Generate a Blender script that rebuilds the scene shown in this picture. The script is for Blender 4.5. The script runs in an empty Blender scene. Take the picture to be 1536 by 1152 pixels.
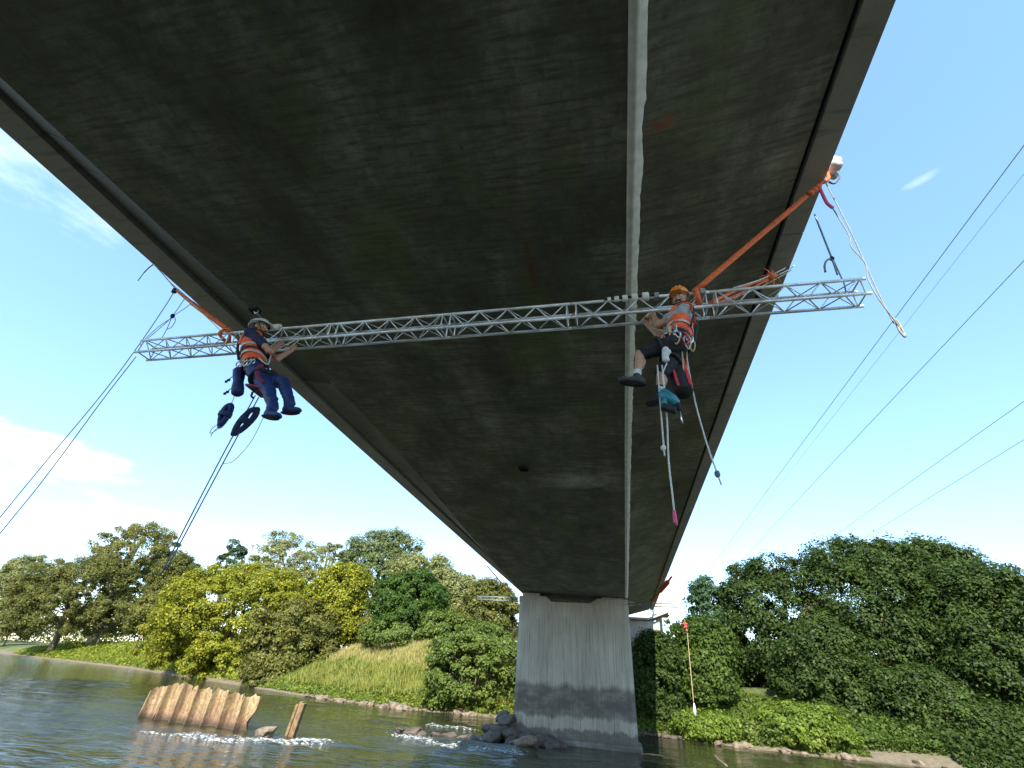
import bpy, math, random
import numpy as np
from mathutils import Vector, Matrix, noise

random.seed(7)
RNG = np.random.default_rng(7)
sc = bpy.context.scene
COL = sc.collection

# ------------------------------------------------------------------ camera, sky, sun, exposure
CAM_Z = 3.1
cam_data = bpy.data.cameras.new('camera')
cam_data.sensor_width = 36.0
cam_data.lens = 16.617
cam_data.clip_start = 0.05
cam_data.clip_end = 9000
cam = bpy.data.objects.new('camera', cam_data)
COL.objects.link(cam)
R3 = Matrix(((0.978661, 0.052273, 0.19872), (0.196172, -0.525461, -0.827893), (0.061143, 0.84921, -0.524503)))
cam.matrix_world = Matrix.Translation((0, 0, CAM_Z)) @ R3.to_4x4()
sc.camera = cam

SUN_ELEV, SUN_AZ = 41.0, 176.0          # azimuth clockwise from +Y (the bridge axis)
world = bpy.data.worlds.new('World')
sc.world = world
world.use_nodes = True


def sky_nodes():
    nt = world.node_tree
    nt.nodes.clear()
    N, L = nt.nodes.new, nt.links.new
    out = N('ShaderNodeOutputWorld')
    bg = N('ShaderNodeBackground')
    bg.inputs['Strength'].default_value = 0.15
    sky = N('ShaderNodeTexSky')
    sky.sky_type = 'NISHITA'
    sky.sun_disc = False
    sky.sun_elevation = math.radians(SUN_ELEV)
    sky.sun_rotation = math.radians(SUN_AZ)
    sky.air_density = 1.0
    sky.dust_density = 0.0
    sky.ozone_density = 1.5
    tc = N('ShaderNodeTexCoord')
    n1 = N('ShaderNodeTexNoise')
    n1.inputs['Scale'].default_value = 9.0
    n1.inputs['Detail'].default_value = 8
    n1.inputs['Roughness'].default_value = 0.6
    mp = N('ShaderNodeMapping')
    mp.inputs['Scale'].default_value = (1.0, 1.0, 3.0)
    L(tc.outputs['Generated'], mp.inputs['Vector'])
    L(mp.outputs['Vector'], n1.inputs['Vector'])

    def mth(op, a, b):
        m = N('ShaderNodeMath'); m.operation = op
        for i, q in enumerate((a, b)):
            if isinstance(q, (int, float)): m.inputs[i].default_value = q
            else: L(q, m.inputs[i])
        return m.outputs[0]

    # single clouds: (direction, half width, half height, opacity)
    total = None
    for d, wd, ht, op in (((-0.8455, 0.475, 0.244), 0.18, 0.03, 0.8), ((-0.90, 0.36, 0.19), 0.22, 0.05, 0.85), ((-0.70, 0.66, 0.16), 0.25, 0.03, 0.4),
                          ((-0.78, 0.21, 0.585), 0.16, 0.085, 0.35), ((0.4799, 0.5561, 0.6786), 0.026, 0.007, 0.20),
                          ((0.75, -0.55, 0.35), 0.30, 0.07, 0.7), ((-0.3, -0.85, 0.42), 0.35, 0.08, 0.7), ((0.95, 0.05, 0.2), 0.28, 0.05, 0.6)):
        v = Vector(d).normalized()
        side = v.cross(Vector((0, 0, 1))).normalized()
        up = side.cross(v)
        comps = []
        for ax, sz in ((side, wd), (up, ht)):
            dp = N('ShaderNodeVectorMath'); dp.operation = 'DOT_PRODUCT'
            L(tc.outputs['Generated'], dp.inputs[0]); dp.inputs[1].default_value = ax
            q = mth('DIVIDE', dp.outputs['Value'], sz)
            comps.append(mth('MULTIPLY', q, q))
        fr = N('ShaderNodeVectorMath'); fr.operation = 'DOT_PRODUCT'
        L(tc.outputs['Generated'], fr.inputs[0]); fr.inputs[1].default_value = v
        r2 = mth('ADD', comps[0], comps[1])
        r2 = mth('ADD', r2, mth('MULTIPLY', mth('SUBTRACT', 0.5, n1.outputs['Fac']), 4.5))
        mr = N('ShaderNodeMapRange'); mr.interpolation_type = 'SMOOTHSTEP'
        mr.inputs['From Min'].default_value = 1.3; mr.inputs['From Max'].default_value = -0.4
        mr.inputs['To Min'].default_value = 0.0; mr.inputs['To Max'].default_value = op
        L(r2, mr.inputs['Value'])
        m = mth('MULTIPLY', mr.outputs['Result'], mth('GREATER_THAN', fr.outputs['Value'], 0.2))
        total = m if total is None else mth('MAXIMUM', total, m)
    # thin bright summer haze evens out the blue
    veil = N('ShaderNodeMixRGB')
    veil.inputs['Fac'].default_value = 0.42
    veil.inputs['Color2'].default_value = (0.75, 1.65, 2.75, 1)
    L(sky.outputs['Color'], veil.inputs['Color1'])
    mix = N('ShaderNodeMixRGB')
    mix.inputs['Color2'].default_value = (3.6, 3.8, 4.0, 1)
    L(total, mix.inputs['Fac'])
    L(veil.outputs['Color'], mix.inputs['Color1'])
    L(mix.outputs['Color'], bg.inputs['Color'])
    L(bg.outputs['Background'], out.inputs['Surface'])


sky_nodes()
sun_data = bpy.data.lights.new('sun', 'SUN')
sun_data.energy = 3.4
sun_data.angle = math.radians(0.53)
sun_data.color = (1.0, 0.93, 0.8)
sun = bpy.data.objects.new('sun', sun_data)
COL.objects.link(sun)
_e, _a = math.radians(SUN_ELEV), math.radians(SUN_AZ)
SUN_DIR = Vector((math.sin(_a) * math.cos(_e), math.cos(_a) * math.cos(_e), math.sin(_e)))
sun.rotation_euler = SUN_DIR.to_track_quat('Z', 'Y').to_euler()
sun.location = (20, -40, 40)

sc.view_settings.view_transform = 'Standard'
sc.view_settings.look = 'None'
sc.view_settings.gamma = 1.0
sc.view_settings.exposure = 1.7
sc.view_settings.use_curve_mapping = False
sc.render.engine = 'CYCLES'
sc.cycles.max_bounces = 8
sc.cycles.diffuse_bounces = 4
sc.cycles.glossy_bounces = 4
sc.cycles.transmission_bounces = 4
sc.cycles.use_denoising = True

# ------------------------------------------------------------------ helpers
ORG = {}


def V(*a):
    return Vector(a[0]) if len(a) == 1 else Vector(a)


class MB:
    """Collects shapes, then builds them as one mesh object."""

    def __init__(self):
        self.v, self.f = [], []

    def add(self, vs, fs):
        o = len(self.v)
        self.v += [tuple(p) for p in vs]
        self.f += [tuple(i + o for i in q) for q in fs]

    def box(self, c, size, ax=None):
        c = V(c)
        ax = ax or (V(1, 0, 0), V(0, 1, 0), V(0, 0, 1))
        h = [a * (s / 2) for a, s in zip(ax, size)]
        vs = [c + h[0] * i + h[1] * j + h[2] * k for i in (-1, 1) for j in (-1, 1) for k in (-1, 1)]
        self.add(vs, [(0, 1, 3, 2), (4, 6, 7, 5), (0, 4, 5, 1), (2, 3, 7, 6), (0, 2, 6, 4), (1, 5, 7, 3)])
        return self

    def tube(self, pts, r, seg=8, cap=True, flat=1.0, flat_dir=None):
        pts = [V(p) for p in pts]
        n = len(pts)
        rs = r if isinstance(r, (list, tuple)) else [r] * n
        rings = []
        prev = None
        for i, p in enumerate(pts):
            d = (pts[min(i + 1, n - 1)] - pts[max(i - 1, 0)])
            d = d.normalized() if d.length > 1e-9 else V(0, 0, 1)
            if flat_dir is not None:
                a = d.cross(V(flat_dir))
                if a.length < 1e-6:
                    a = d.orthogonal()
            elif prev is None:
                a = d.orthogonal()
            else:
                a = prev - d * prev.dot(d)
                if a.length < 1e-6:
                    a = d.orthogonal()
            a.normalize()
            prev = a
            b = d.cross(a)
            rings.append([p + a * (rs[i] * math.cos(t)) + b * (rs[i] * flat * math.sin(t))
                          for t in (2 * math.pi * k / seg for k in range(seg))])
        vs = [q for ring in rings for q in ring]
        fs = []
        for i in range(n - 1):
            for k in range(seg):
                k2 = (k + 1) % seg
                fs.append((i * seg + k, i * seg + k2, (i + 1) * seg + k2, (i + 1) * seg + k))
        if cap:
            fs.append(tuple(range(seg - 1, -1, -1)))
            fs.append(tuple((n - 1) * seg + k for k in range(seg)))
        self.add(vs, fs)
        return self

    def ell(self, c, ax, nu=16, nv=10, lo=-1.0, hi=1.0):
        """Ellipsoid with axis vectors ax = (x, y, z); lo..hi cut along z (-1..1)."""
        c = V(c)
        X, Y, Z = (V(a) for a in ax)
        t0, t1 = math.asin(lo), math.asin(hi)
        vs, fs = [], []
        for j in range(nv + 1):
            t = t0 + (t1 - t0) * j / nv
            for i in range(nu):
                p = 2 * math.pi * i / nu
                vs.append(c + X * (math.cos(t) * math.cos(p)) + Y * (math.cos(t) * math.sin(p)) + Z * math.sin(t))
        for j in range(nv):
            for i in range(nu):
                i2 = (i + 1) % nu
                fs.append((j * nu + i, j * nu + i2, (j + 1) * nu + i2, (j + 1) * nu + i))
        fs.append(tuple(range(nu - 1, -1, -1)))
        fs.append(tuple(nv * nu + i for i in range(nu)))
        self.add(vs, fs)
        return self

    def cap(self, a, b, ra, rb, seg=14):
        """Tapered capsule."""
        a, b = V(a), V(b)
        d = (b - a)
        L = d.length
        d = d / L if L > 1e-9 else V(0, 0, 1)
        pts, rs = [], []
        for k in range(5):
            t = math.pi / 2 * (1 - k / 4)
            pts.append(a - d * ra * math.sin(t)); rs.append(max(ra * math.cos(t), ra * 0.05))
        for k in range(1, 4):
            pts.append(a + d * L * k / 4); rs.append(ra + (rb - ra) * k / 4)
        for k in range(5):
            t = math.pi / 2 * k / 4
            pts.append(b + d * rb * math.sin(t)); rs.append(max(rb * math.cos(t), rb * 0.05))
        return self.tube(pts, rs, seg)

    def prism(self, poly, y0, y1):
        """Polygon in XZ extruded along Y."""
        n = len(poly)
        vs = [(x, y0, z) for x, z in poly] + [(x, y1, z) for x, z in poly]
        fs = [tuple(range(n)), tuple(range(2 * n - 1, n - 1, -1))]
        fs += [(i, i + n, (i + 1) % n + n, (i + 1) % n) for i in range(n)]
        self.add(vs, fs)
        return self

    def mesh(self, name, org=(0, 0, 0), smooth=False):
        me = bpy.data.meshes.new(name)
        ox, oy, oz = org
        me.from_pydata([(x - ox, y - oy, z - oz) for x, y, z in self.v], [], self.f)
        me.update()
        if smooth:
            me.polygons.foreach_set('use_smooth', [True] * len(me.polygons))
        return me

    def build(self, name, m, parent=None, smooth=False, bevel=0, fix=True):
        org = ORG.get(parent.name, (0, 0, 0)) if parent else (0, 0, 0)
        me = self.mesh(name, org, smooth)
        if fix:
            import bmesh
            bm = bmesh.new(); bm.from_mesh(me)
            bmesh.ops.recalc_face_normals(bm, faces=bm.faces[:])
            bm.to_mesh(me); bm.free()
        o = bpy.data.objects.new(name, me)
        COL.objects.link(o)
        if m:
            me.materials.append(m)
        if parent:
            o.parent = parent
            ORG[o.name] = org
        if bevel:
            b = o.modifiers.new('bevel', 'BEVEL'); b.width = bevel; b.segments = 2; b.limit_method = 'ANGLE'
        return o


def fuse(mb, name, m, parent, voxel=0.012, smooth=4, folds=0.0):
    """Union of overlapping closed shapes as one continuous smooth surface."""
    o = mb.build(name, None, parent, fix=False)
    r = o.modifiers.new('r', 'REMESH'); r.mode = 'VOXEL'; r.voxel_size = voxel
    if smooth:
        s = o.modifiers.new('s', 'SMOOTH'); s.iterations = smooth; s.factor = 0.5
    dg = bpy.context.evaluated_depsgraph_get()
    me = bpy.data.meshes.new_from_object(o.evaluated_get(dg))
    me.name = name
    o.modifiers.clear()
    old = o.data
    o.data = me
    bpy.data.meshes.remove(old)
    me.polygons.foreach_set('use_smooth', [True] * len(me.polygons))
    if folds:
        for v in me.vertices:
            p = v.co + o.location
            w = noise.noise(V(p.x * 9, p.y * 9, p.z * 20)) + 0.6 * noise.noise(V(p.x * 26, p.y * 26, p.z * 40 + 5))
            v.co += v.normal * (folds * w)
    me.materials.clear()
    me.materials.append(m)
    return o


def tag(o, label=None, cat=None, group=None, kind=None):
    if label: o['label'] = label
    if cat: o['category'] = cat
    if group: o['group'] = group
    if kind: o['kind'] = kind
    return o


def thing(name, loc, label, cat, group=None):
    o = bpy.data.objects.new(name, None)
    COL.objects.link(o)
    o.location = loc
    o.empty_display_size = 0.3
    ORG[o.name] = tuple(loc)
    return tag(o, label, cat, group)


def np_mesh(name, verts, faces, smooth=False):
    """verts (n,3), faces (m,k) arrays."""
    me = bpy.data.meshes.new(name)
    nf, k = faces.shape
    me.vertices.add(len(verts)); me.vertices.foreach_set('co', verts.astype(np.float32).ravel())
    me.loops.add(nf * k); me.loops.foreach_set('vertex_index', faces.astype(np.int32).ravel())
    me.polygons.add(nf)
    me.polygons.foreach_set('loop_start', np.arange(0, nf * k, k, dtype=np.int32))
    me.polygons.foreach_set('loop_total', np.full(nf, k, dtype=np.int32))
    if smooth:
        me.polygons.foreach_set('use_smooth', np.ones(nf, dtype=bool))
    me.update(calc_edges=True)
    return me


def sag(a, b, drop, n=14):
    a, b = V(a), V(b)
    return [a.lerp(b, t) - V(0, 0, drop * 4 * t * (1 - t)) for t in (i / n for i in range(n + 1))]


def curve_pts(ctrl, n=8):
    """Catmull-Rom through control points."""
    P = [V(p) for p in ctrl]
    P = [P[0] * 2 - P[1]] + P + [P[-1] * 2 - P[-2]]
    out = []
    for i in range(1, len(P) - 2):
        for k in range(n):
            t = k / n
            a, b, c, d = P[i - 1], P[i], P[i + 1], P[i + 2]
            out.append(0.5 * ((2 * b) + (c - a) * t + (2 * a - 5 * b + 4 * c - d) * t * t + (3 * b - a - 3 * c + d) * t ** 3))
    out.append(P[-2])
    return out


# ------------------------------------------------------------------ materials
class NB:
    def __init__(self, name):
        self.m = bpy.data.materials.new(name)
        self.m.use_nodes = True
        self.nt = self.m.node_tree
        self.bsdf = self.nt.nodes['Principled BSDF']
        self._pos = None

    def n(self, t, **kw):
        nd = self.nt.nodes.new(t)
        for k, v in kw.items():
            if k in nd.inputs.keys():
                nd.inputs[k].default_value = v
            else:
                setattr(nd, k, v)
        return nd

    def l(self, a, b):
        self.nt.links.new(a, b)

    def pos(self):
        if not self._pos:
            self._pos = self.n('ShaderNodeNewGeometry')
        return self._pos.outputs['Position']

    def mapped(self, scale=(1, 1, 1), loc=(0, 0, 0), rot=(0, 0, 0), src=None):
        mp = self.n('ShaderNodeMapping')
        mp.inputs['Scale'].default_value = scale
        mp.inputs['Location'].default_value = loc
        mp.inputs['Rotation'].default_value = rot
        self.l(src or self.pos(), mp.inputs['Vector'])
        return mp.outputs['Vector']

    def noise(self, vec, scale=5, detail=4, rough=0.55, dist=0.0):
        nd = self.n('ShaderNodeTexNoise')
        nd.inputs['Scale'].default_value = scale
        nd.inputs['Detail'].default_value = detail
        nd.inputs['Roughness'].default_value = rough
        nd.inputs['Distortion'].default_value = dist
        self.l(vec, nd.inputs['Vector'])
        return nd.outputs['Fac']

    def ramp(self, fac, stops):
        r = self.n('ShaderNodeValToRGB')
        el = r.color_ramp.elements
        while len(el) < len(stops):
            el.new(0.5)
        for e, (p, c) in zip(el, stops):
            e.position = p
            e.color = (c, c, c, 1) if isinstance(c, (int, float)) else (*c, 1)
        self.l(fac, r.inputs['Fac'])
        return r.outputs['Color']

    def mix(self, fac, a, b, mode='MIX'):
        nd = self.n('ShaderNodeMixRGB')
        nd.blend_type = mode
        for s, x in (('Fac', fac), ('Color1', a), ('Color2', b)):
            if isinstance(x, (int, float)):
                nd.inputs[s].default_value = x if s == 'Fac' else (x, x, x, 1)
            elif isinstance(x, tuple):
                nd.inputs[s].default_value = (*x, 1)
            else:
                self.l(x, nd.inputs[s])
        return nd.outputs['Color']

    def math(self, op, a, b=0.0, c=None):
        nd = self.n('ShaderNodeMath', operation=op)
        for i, x in enumerate((a, b) if c is None else (a, b, c)):
            if isinstance(x, (int, float)):
                nd.inputs[i].default_value = x
            else:
                self.l(x, nd.inputs[i])
        return nd.outputs[0]

    def xyz(self):
        s = self.n('ShaderNodeSeparateXYZ')
        self.l(self.pos(), s.inputs[0])
        return s.outputs

    def spot(self, c, rx, ry, soft=0.4, vec=None, wob=0.25):
        """Mask 1 inside an ellipse in XY about c (noise-edged)."""
        x, y, z = self.xyz()
        dx = self.math('DIVIDE', self.math('SUBTRACT', x, c[0]), rx)
        dy = self.math('DIVIDE', self.math('SUBTRACT', y, c[1]), ry)
        d = self.math('SQRT', self.math('ADD', self.math('MULTIPLY', dx, dx), self.math('MULTIPLY', dy, dy)))
        nz = self.noise(self.pos(), 2.2, 5)
        d = self.math('ADD', d, self.math('MULTIPLY', self.math('SUBTRACT', nz, 0.5), wob * 4))
        return self.ramp(d, [(1 - soft, 1.0), (1.0, 0.0)])

    def bump(self, h, strength=0.3, dist=0.02):
        b = self.n('ShaderNodeBump')
        b.inputs['Strength'].default_value = strength
        b.inputs['Distance'].default_value = dist
        self.l(h, b.inputs['Height'])
        self.l(b.outputs['Normal'], self.bsdf.inputs['Normal'])

    def color(self, c):
        if isinstance(c, tuple):
            self.bsdf.inputs['Base Color'].default_value = (*c, 1)
        else:
            self.l(c, self.bsdf.inputs['Base Color'])

    def set(self, rough=None, metal=None, spec=None):
        if rough is not None: self.bsdf.inputs['Roughness'].default_value = rough
        if metal is not None: self.bsdf.inputs['Metallic'].default_value = metal
        if spec is not None: self.bsdf.inputs['Specular IOR Level'].default_value = spec


def simple(name, c, rough=0.6, metal=0.0, var=0.25, scale=8.0, bump=0.0):
    b = NB(name)
    nz = b.noise(b.pos(), scale, 5)
    lo = tuple(x * (1 - var) for x in c); hi = tuple(min(1, x * (1 + var)) for x in c)
    b.color(b.ramp(nz, [(0.3, lo), (0.7, hi)]))
    b.set(rough, metal)
    if bump:
        b.bump(nz, bump, 0.01)
    return b.m


def concrete_soffit():
    b = NB('soffit_concrete')
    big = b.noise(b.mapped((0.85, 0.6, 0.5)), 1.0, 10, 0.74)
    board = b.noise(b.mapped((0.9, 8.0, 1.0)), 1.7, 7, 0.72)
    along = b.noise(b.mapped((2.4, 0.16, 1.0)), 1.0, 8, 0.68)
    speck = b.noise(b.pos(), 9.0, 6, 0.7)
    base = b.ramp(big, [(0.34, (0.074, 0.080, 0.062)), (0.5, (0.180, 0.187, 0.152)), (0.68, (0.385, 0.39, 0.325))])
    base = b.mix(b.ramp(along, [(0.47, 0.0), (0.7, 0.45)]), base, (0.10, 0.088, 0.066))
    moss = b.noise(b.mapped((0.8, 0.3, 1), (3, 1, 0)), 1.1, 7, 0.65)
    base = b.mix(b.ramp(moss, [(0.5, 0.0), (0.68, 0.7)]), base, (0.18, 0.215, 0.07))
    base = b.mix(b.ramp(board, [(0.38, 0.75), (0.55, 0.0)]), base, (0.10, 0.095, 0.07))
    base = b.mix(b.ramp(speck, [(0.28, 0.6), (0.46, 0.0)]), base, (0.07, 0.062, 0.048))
    grain = b.ramp(b.noise(b.mapped((3.5, 3.5, 1)), 1.5, 7, 0.75), [(0.32, 0.25), (0.6, 1.0)])
    # rust runs and lime bloom at their own places on the slab
    for c, rx, ry, colr, amt in (((-1.05, 5.0), 0.09, 0.75, (0.20, 0.045, 0.02), 0.85),
                                 ((0.72, 3.1), 0.24, 0.13, (0.42, 0.11, 0.045), 1.0),
                                 ((-1.1, 14.3), 1.3, 0.75, (0.62, 0.62, 0.53), 1.0),
                                 ((0.75, 5.4), 0.35, 0.025, (0.16, 0.06, 0.035), 0.7),
                                 ((1.1, 11.0), 0.7, 0.06, (0.02, 0.02, 0.016), 0.9),
                                 ((1.2, 9.8), 0.7, 0.04, (0.03, 0.03, 0.02), 0.8),
                                 ((-2.2, 7.4), 0.35, 2.6, (0.06, 0.05, 0.038), 0.7),
                                 ((-1.4, 7.6), 1.0, 0.9, (0.21, 0.25, 0.07), 0.55)):
        base = b.mix(b.math('MULTIPLY', b.math('MULTIPLY', b.spot(c, rx, ry, 0.85, wob=0.32), amt), grain), base, colr)
    b.color(base)
    b.set(0.75)
    b.bump(b.math('ADD', board, b.math('MULTIPLY', speck, 0.6)), 0.5, 0.03)
    return b.m


def concrete_edge(name, lo, hi):
    b = NB(name)
    n1 = b.noise(b.mapped((1, 0.35, 1)), 1.3, 6, 0.6)
    n2 = b.noise(b.pos(), 14, 5, 0.7)
    st = b.noise(b.mapped((1.0, 6.0, 0.4)), 1.4, 4)
    c = b.ramp(n1, [(0.3, lo), (0.7, hi)])
    c = b.mix(b.ramp(st, [(0.55, 0.0), (0.75, 0.55)]), c, tuple(x * 0.35 for x in lo))
    c = b.mix(b.ramp(n2, [(0.25, 0.4), (0.45, 0.0)]), c, tuple(x * 0.4 for x in lo))
    b.color(c); b.set(0.8)
    b.bump(n2, 0.25, 0.01)
    return b.m


def concrete_pier():
    b = NB('pier_concrete')
    x, y, z = b.xyz()
    rib = b.noise(b.mapped((19.0, 19.0, 0.30)), 1.0, 5, 0.65)
    rib2 = b.noise(b.mapped((13.0, 13.0, 0.35)), 1.0, 6, 0.7)
    big = b.noise(b.mapped((0.6, 0.6, 0.35)), 1.0, 5)
    fine = b.noise(b.pos(), 11, 5, 0.7)
    c = b.ramp(big, [(0.3, (0.28, 0.255, 0.20)), (0.7, (0.41, 0.375, 0.295))])
    c = b.mix(b.ramp(rib, [(0.36, 0.6), (0.52, 0.0)]), c, (0.115, 0.10, 0.08))
    c = b.mix(b.ramp(rib2, [(0.52, 0.0), (0.68, 0.6)]), c, (0.48, 0.44, 0.35))
    wob = b.math('ADD', z, b.math('MULTIPLY', b.math('SUBTRACT', b.noise(b.mapped((1.6, 1.6, 0.2)), 1.0, 6, 0.7), 0.5), 0.9))
    zz = b.math('DIVIDE', wob, 4.0)
    tide = b.ramp(zz, [(0.0, 0.9), (0.17, 0.82), (0.20, 0.1), (0.30, 0.05), (0.34, 0.8), (0.46, 0.95), (0.66, 0.85), (0.74, 0.0)])
    c = b.mix(b.math('MULTIPLY', tide, b.ramp(b.noise(b.mapped((0.9, 0.9, 1.6)), 1.3, 6, 0.65), [(0.3, 0.6), (0.55, 1.0)])), c, (0.082, 0.064, 0.05))
    c = b.mix(b.ramp(fine, [(0.28, 0.45), (0.45, 0.0)]), c, (0.10, 0.095, 0.085))
    b.color(c); b.set(0.85)
    b.bump(b.math('ADD', rib, b.math('MULTIPLY', fine, 0.4)), 0.5, 0.04)
    return b.m


def rusty_steel():
    b = NB('rusty_sheet_steel')
    x, y, z = b.xyz()
    n1 = b.noise(b.mapped((1, 1, 0.5)), 2.0, 7, 0.65)
    n2 = b.noise(b.pos(), 9, 6, 0.7)
    c = b.ramp(n1, [(0.3, (0.23, 0.15, 0.07)), (0.5, (0.35, 0.25, 0.12)), (0.7, (0.44, 0.35, 0.20))])
    low = b.ramp(b.math('ADD', z, b.math('MULTIPLY', b.math('SUBTRACT', n1, 0.5), 1.2)), [(0.25, 0.85), (0.8, 0.0)])
    c = b.mix(low, c, (0.23, 0.13, 0.085))
    c = b.mix(b.ramp(n2, [(0.34, 0.85), (0.50, 0.0)]), c, (0.10, 0.05, 0.025))
    c = b.mix(b.ramp(b.noise(b.mapped((7, 7, 0.5)), 1.0, 4), [(0.5, 0.0), (0.66, 0.75)]), c, (0.11, 0.06, 0.03))
    c = b.mix(b.ramp(b.noise(b.mapped((1.5, 1.5, 0.8)), 1.6, 8, 0.75), [(0.5, 0.0), (0.62, 0.6)]), c, (0.17, 0.10, 0.055))
    wet = b.ramp(b.math('ADD', z, b.math('MULTIPLY', b.math('SUBTRACT', n1, 0.5), 0.5)), [(0.08, 0.85), (0.30, 0.0)])
    c = b.mix(wet, c, (0.055, 0.042, 0.026))
    b.color(c); b.set(0.85)
    b.bump(n2, 0.8, 0.05)
    return b.m


def leaf_mat(name, c1, c2, c3=None, trans=0.35):
    """Leaves: colour differs leaf by leaf, some light passes through."""
    b = NB(name)
    geo = b.n('ShaderNodeNewGeometry')
    nz = b.noise(b.pos(), 0.45, 3)
    f = b.math('ADD', b.math('MULTIPLY', geo.outputs['Random Per Island'], 0.6), b.math('MULTIPLY', nz, 0.55))
    stops = [(0.2, c1), (0.62, c2), (0.95, c3 or tuple(min(1, x * 1.35) for x in c2))]
    col = b.ramp(f, stops)
    b.color(col); b.set(0.55, spec=0.22)
    tr = b.n('ShaderNodeBsdfTranslucent')
    warm = b.mix(1.0, col, (1.15, 1.1, 0.5), 'MULTIPLY')
    b.l(warm, tr.inputs['Color'])
    ms = b.n('ShaderNodeMixShader')
    ms.inputs[0].default_value = trans
    b.l(b.bsdf.outputs[0], ms.inputs[1]); b.l(tr.outputs[0], ms.inputs[2])
    b.l(ms.outputs[0], b.nt.nodes['Material Output'].inputs['Surface'])
    return b.m


def bank_mat():
    b = NB('bank_soil')
    x, y, z = b.xyz()
    n1 = b.noise(b.pos(), 0.35, 6); n2 = b.noise(b.pos(), 3.0, 6, 0.7)
    g = b.ramp(n1, [(0.3, (0.05, 0.075, 0.018)), (0.7, (0.13, 0.15, 0.04))])
    s = b.ramp(n2, [(0.3, (0.10, 0.08, 0.05)), (0.7, (0.22, 0.175, 0.115))])
    zz = b.math('ADD', z, b.math('MULTIPLY', b.math('SUBTRACT', n2, 0.5), 0.9))
    c = b.mix(b.ramp(zz, [(0.35, 0.0), (0.75, 1.0)]), s, g)
    b.color(c); b.set(0.95)
    b.bump(n2, 0.8, 0.15)
    return b.m


def water_mat():
    b = NB('river_water')
    x, y, z = b.xyz()
    b.color((0.026, 0.028, 0.014)); b.set(0.06)
    b.bsdf.inputs['IOR'].default_value = 1.33
    w1 = b.noise(b.mapped((0.28, 0.62, 1), rot=(0, 0, 0.25)), 1.0, 3, 0.5, 0.6)
    w2 = b.noise(b.mapped((1.1, 2.6, 1), rot=(0, 0, 0.12)), 1.0, 4, 0.55, 0.8)
    chop = b.noise(b.mapped((2.2, 5.0, 1), rot=(0, 0, -0.1)), 1.0, 5, 0.6, 1.0)
    m1 = b.spot((-9.5, 28.5), 4.5, 3.6, 0.7, wob=0.12)
    m2 = b.spot((-26.0, 27.0), 16.0, 11.0, 0.8, wob=0.12)
    zone = b.math('MAXIMUM', m1, b.math('MULTIPLY', m2, 0.5))
    h = b.math('ADD', b.math('MULTIPLY', w1, 1.0), b.math('MULTIPLY', w2, 0.34))
    h = b.math('ADD', h, b.math('MULTIPLY', b.math('MULTIPLY', chop, zone), 0.8))
    b.bump(h, 0.5, 0.28)
    return b.m


def foam_mat():
    b = NB('white_water_foam')
    at = b.n('ShaderNodeAttribute', attribute_name='density')
    n1 = b.noise(b.mapped((5, 11, 5)), 1.0, 6, 0.7)
    b.color((0.74, 0.77, 0.77)); b.set(0.5)
    b.bump(n1, 0.8, 0.05)
    f = b.math('ADD', at.outputs['Fac'], b.math('MULTIPLY', b.math('SUBTRACT', n1, 0.49), 1.5))
    al = b.ramp(f, [(0.0, 0.0), (0.30, 0.92)])
    b.l(al, b.bsdf.inputs['Alpha'])
    return b.m


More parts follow.
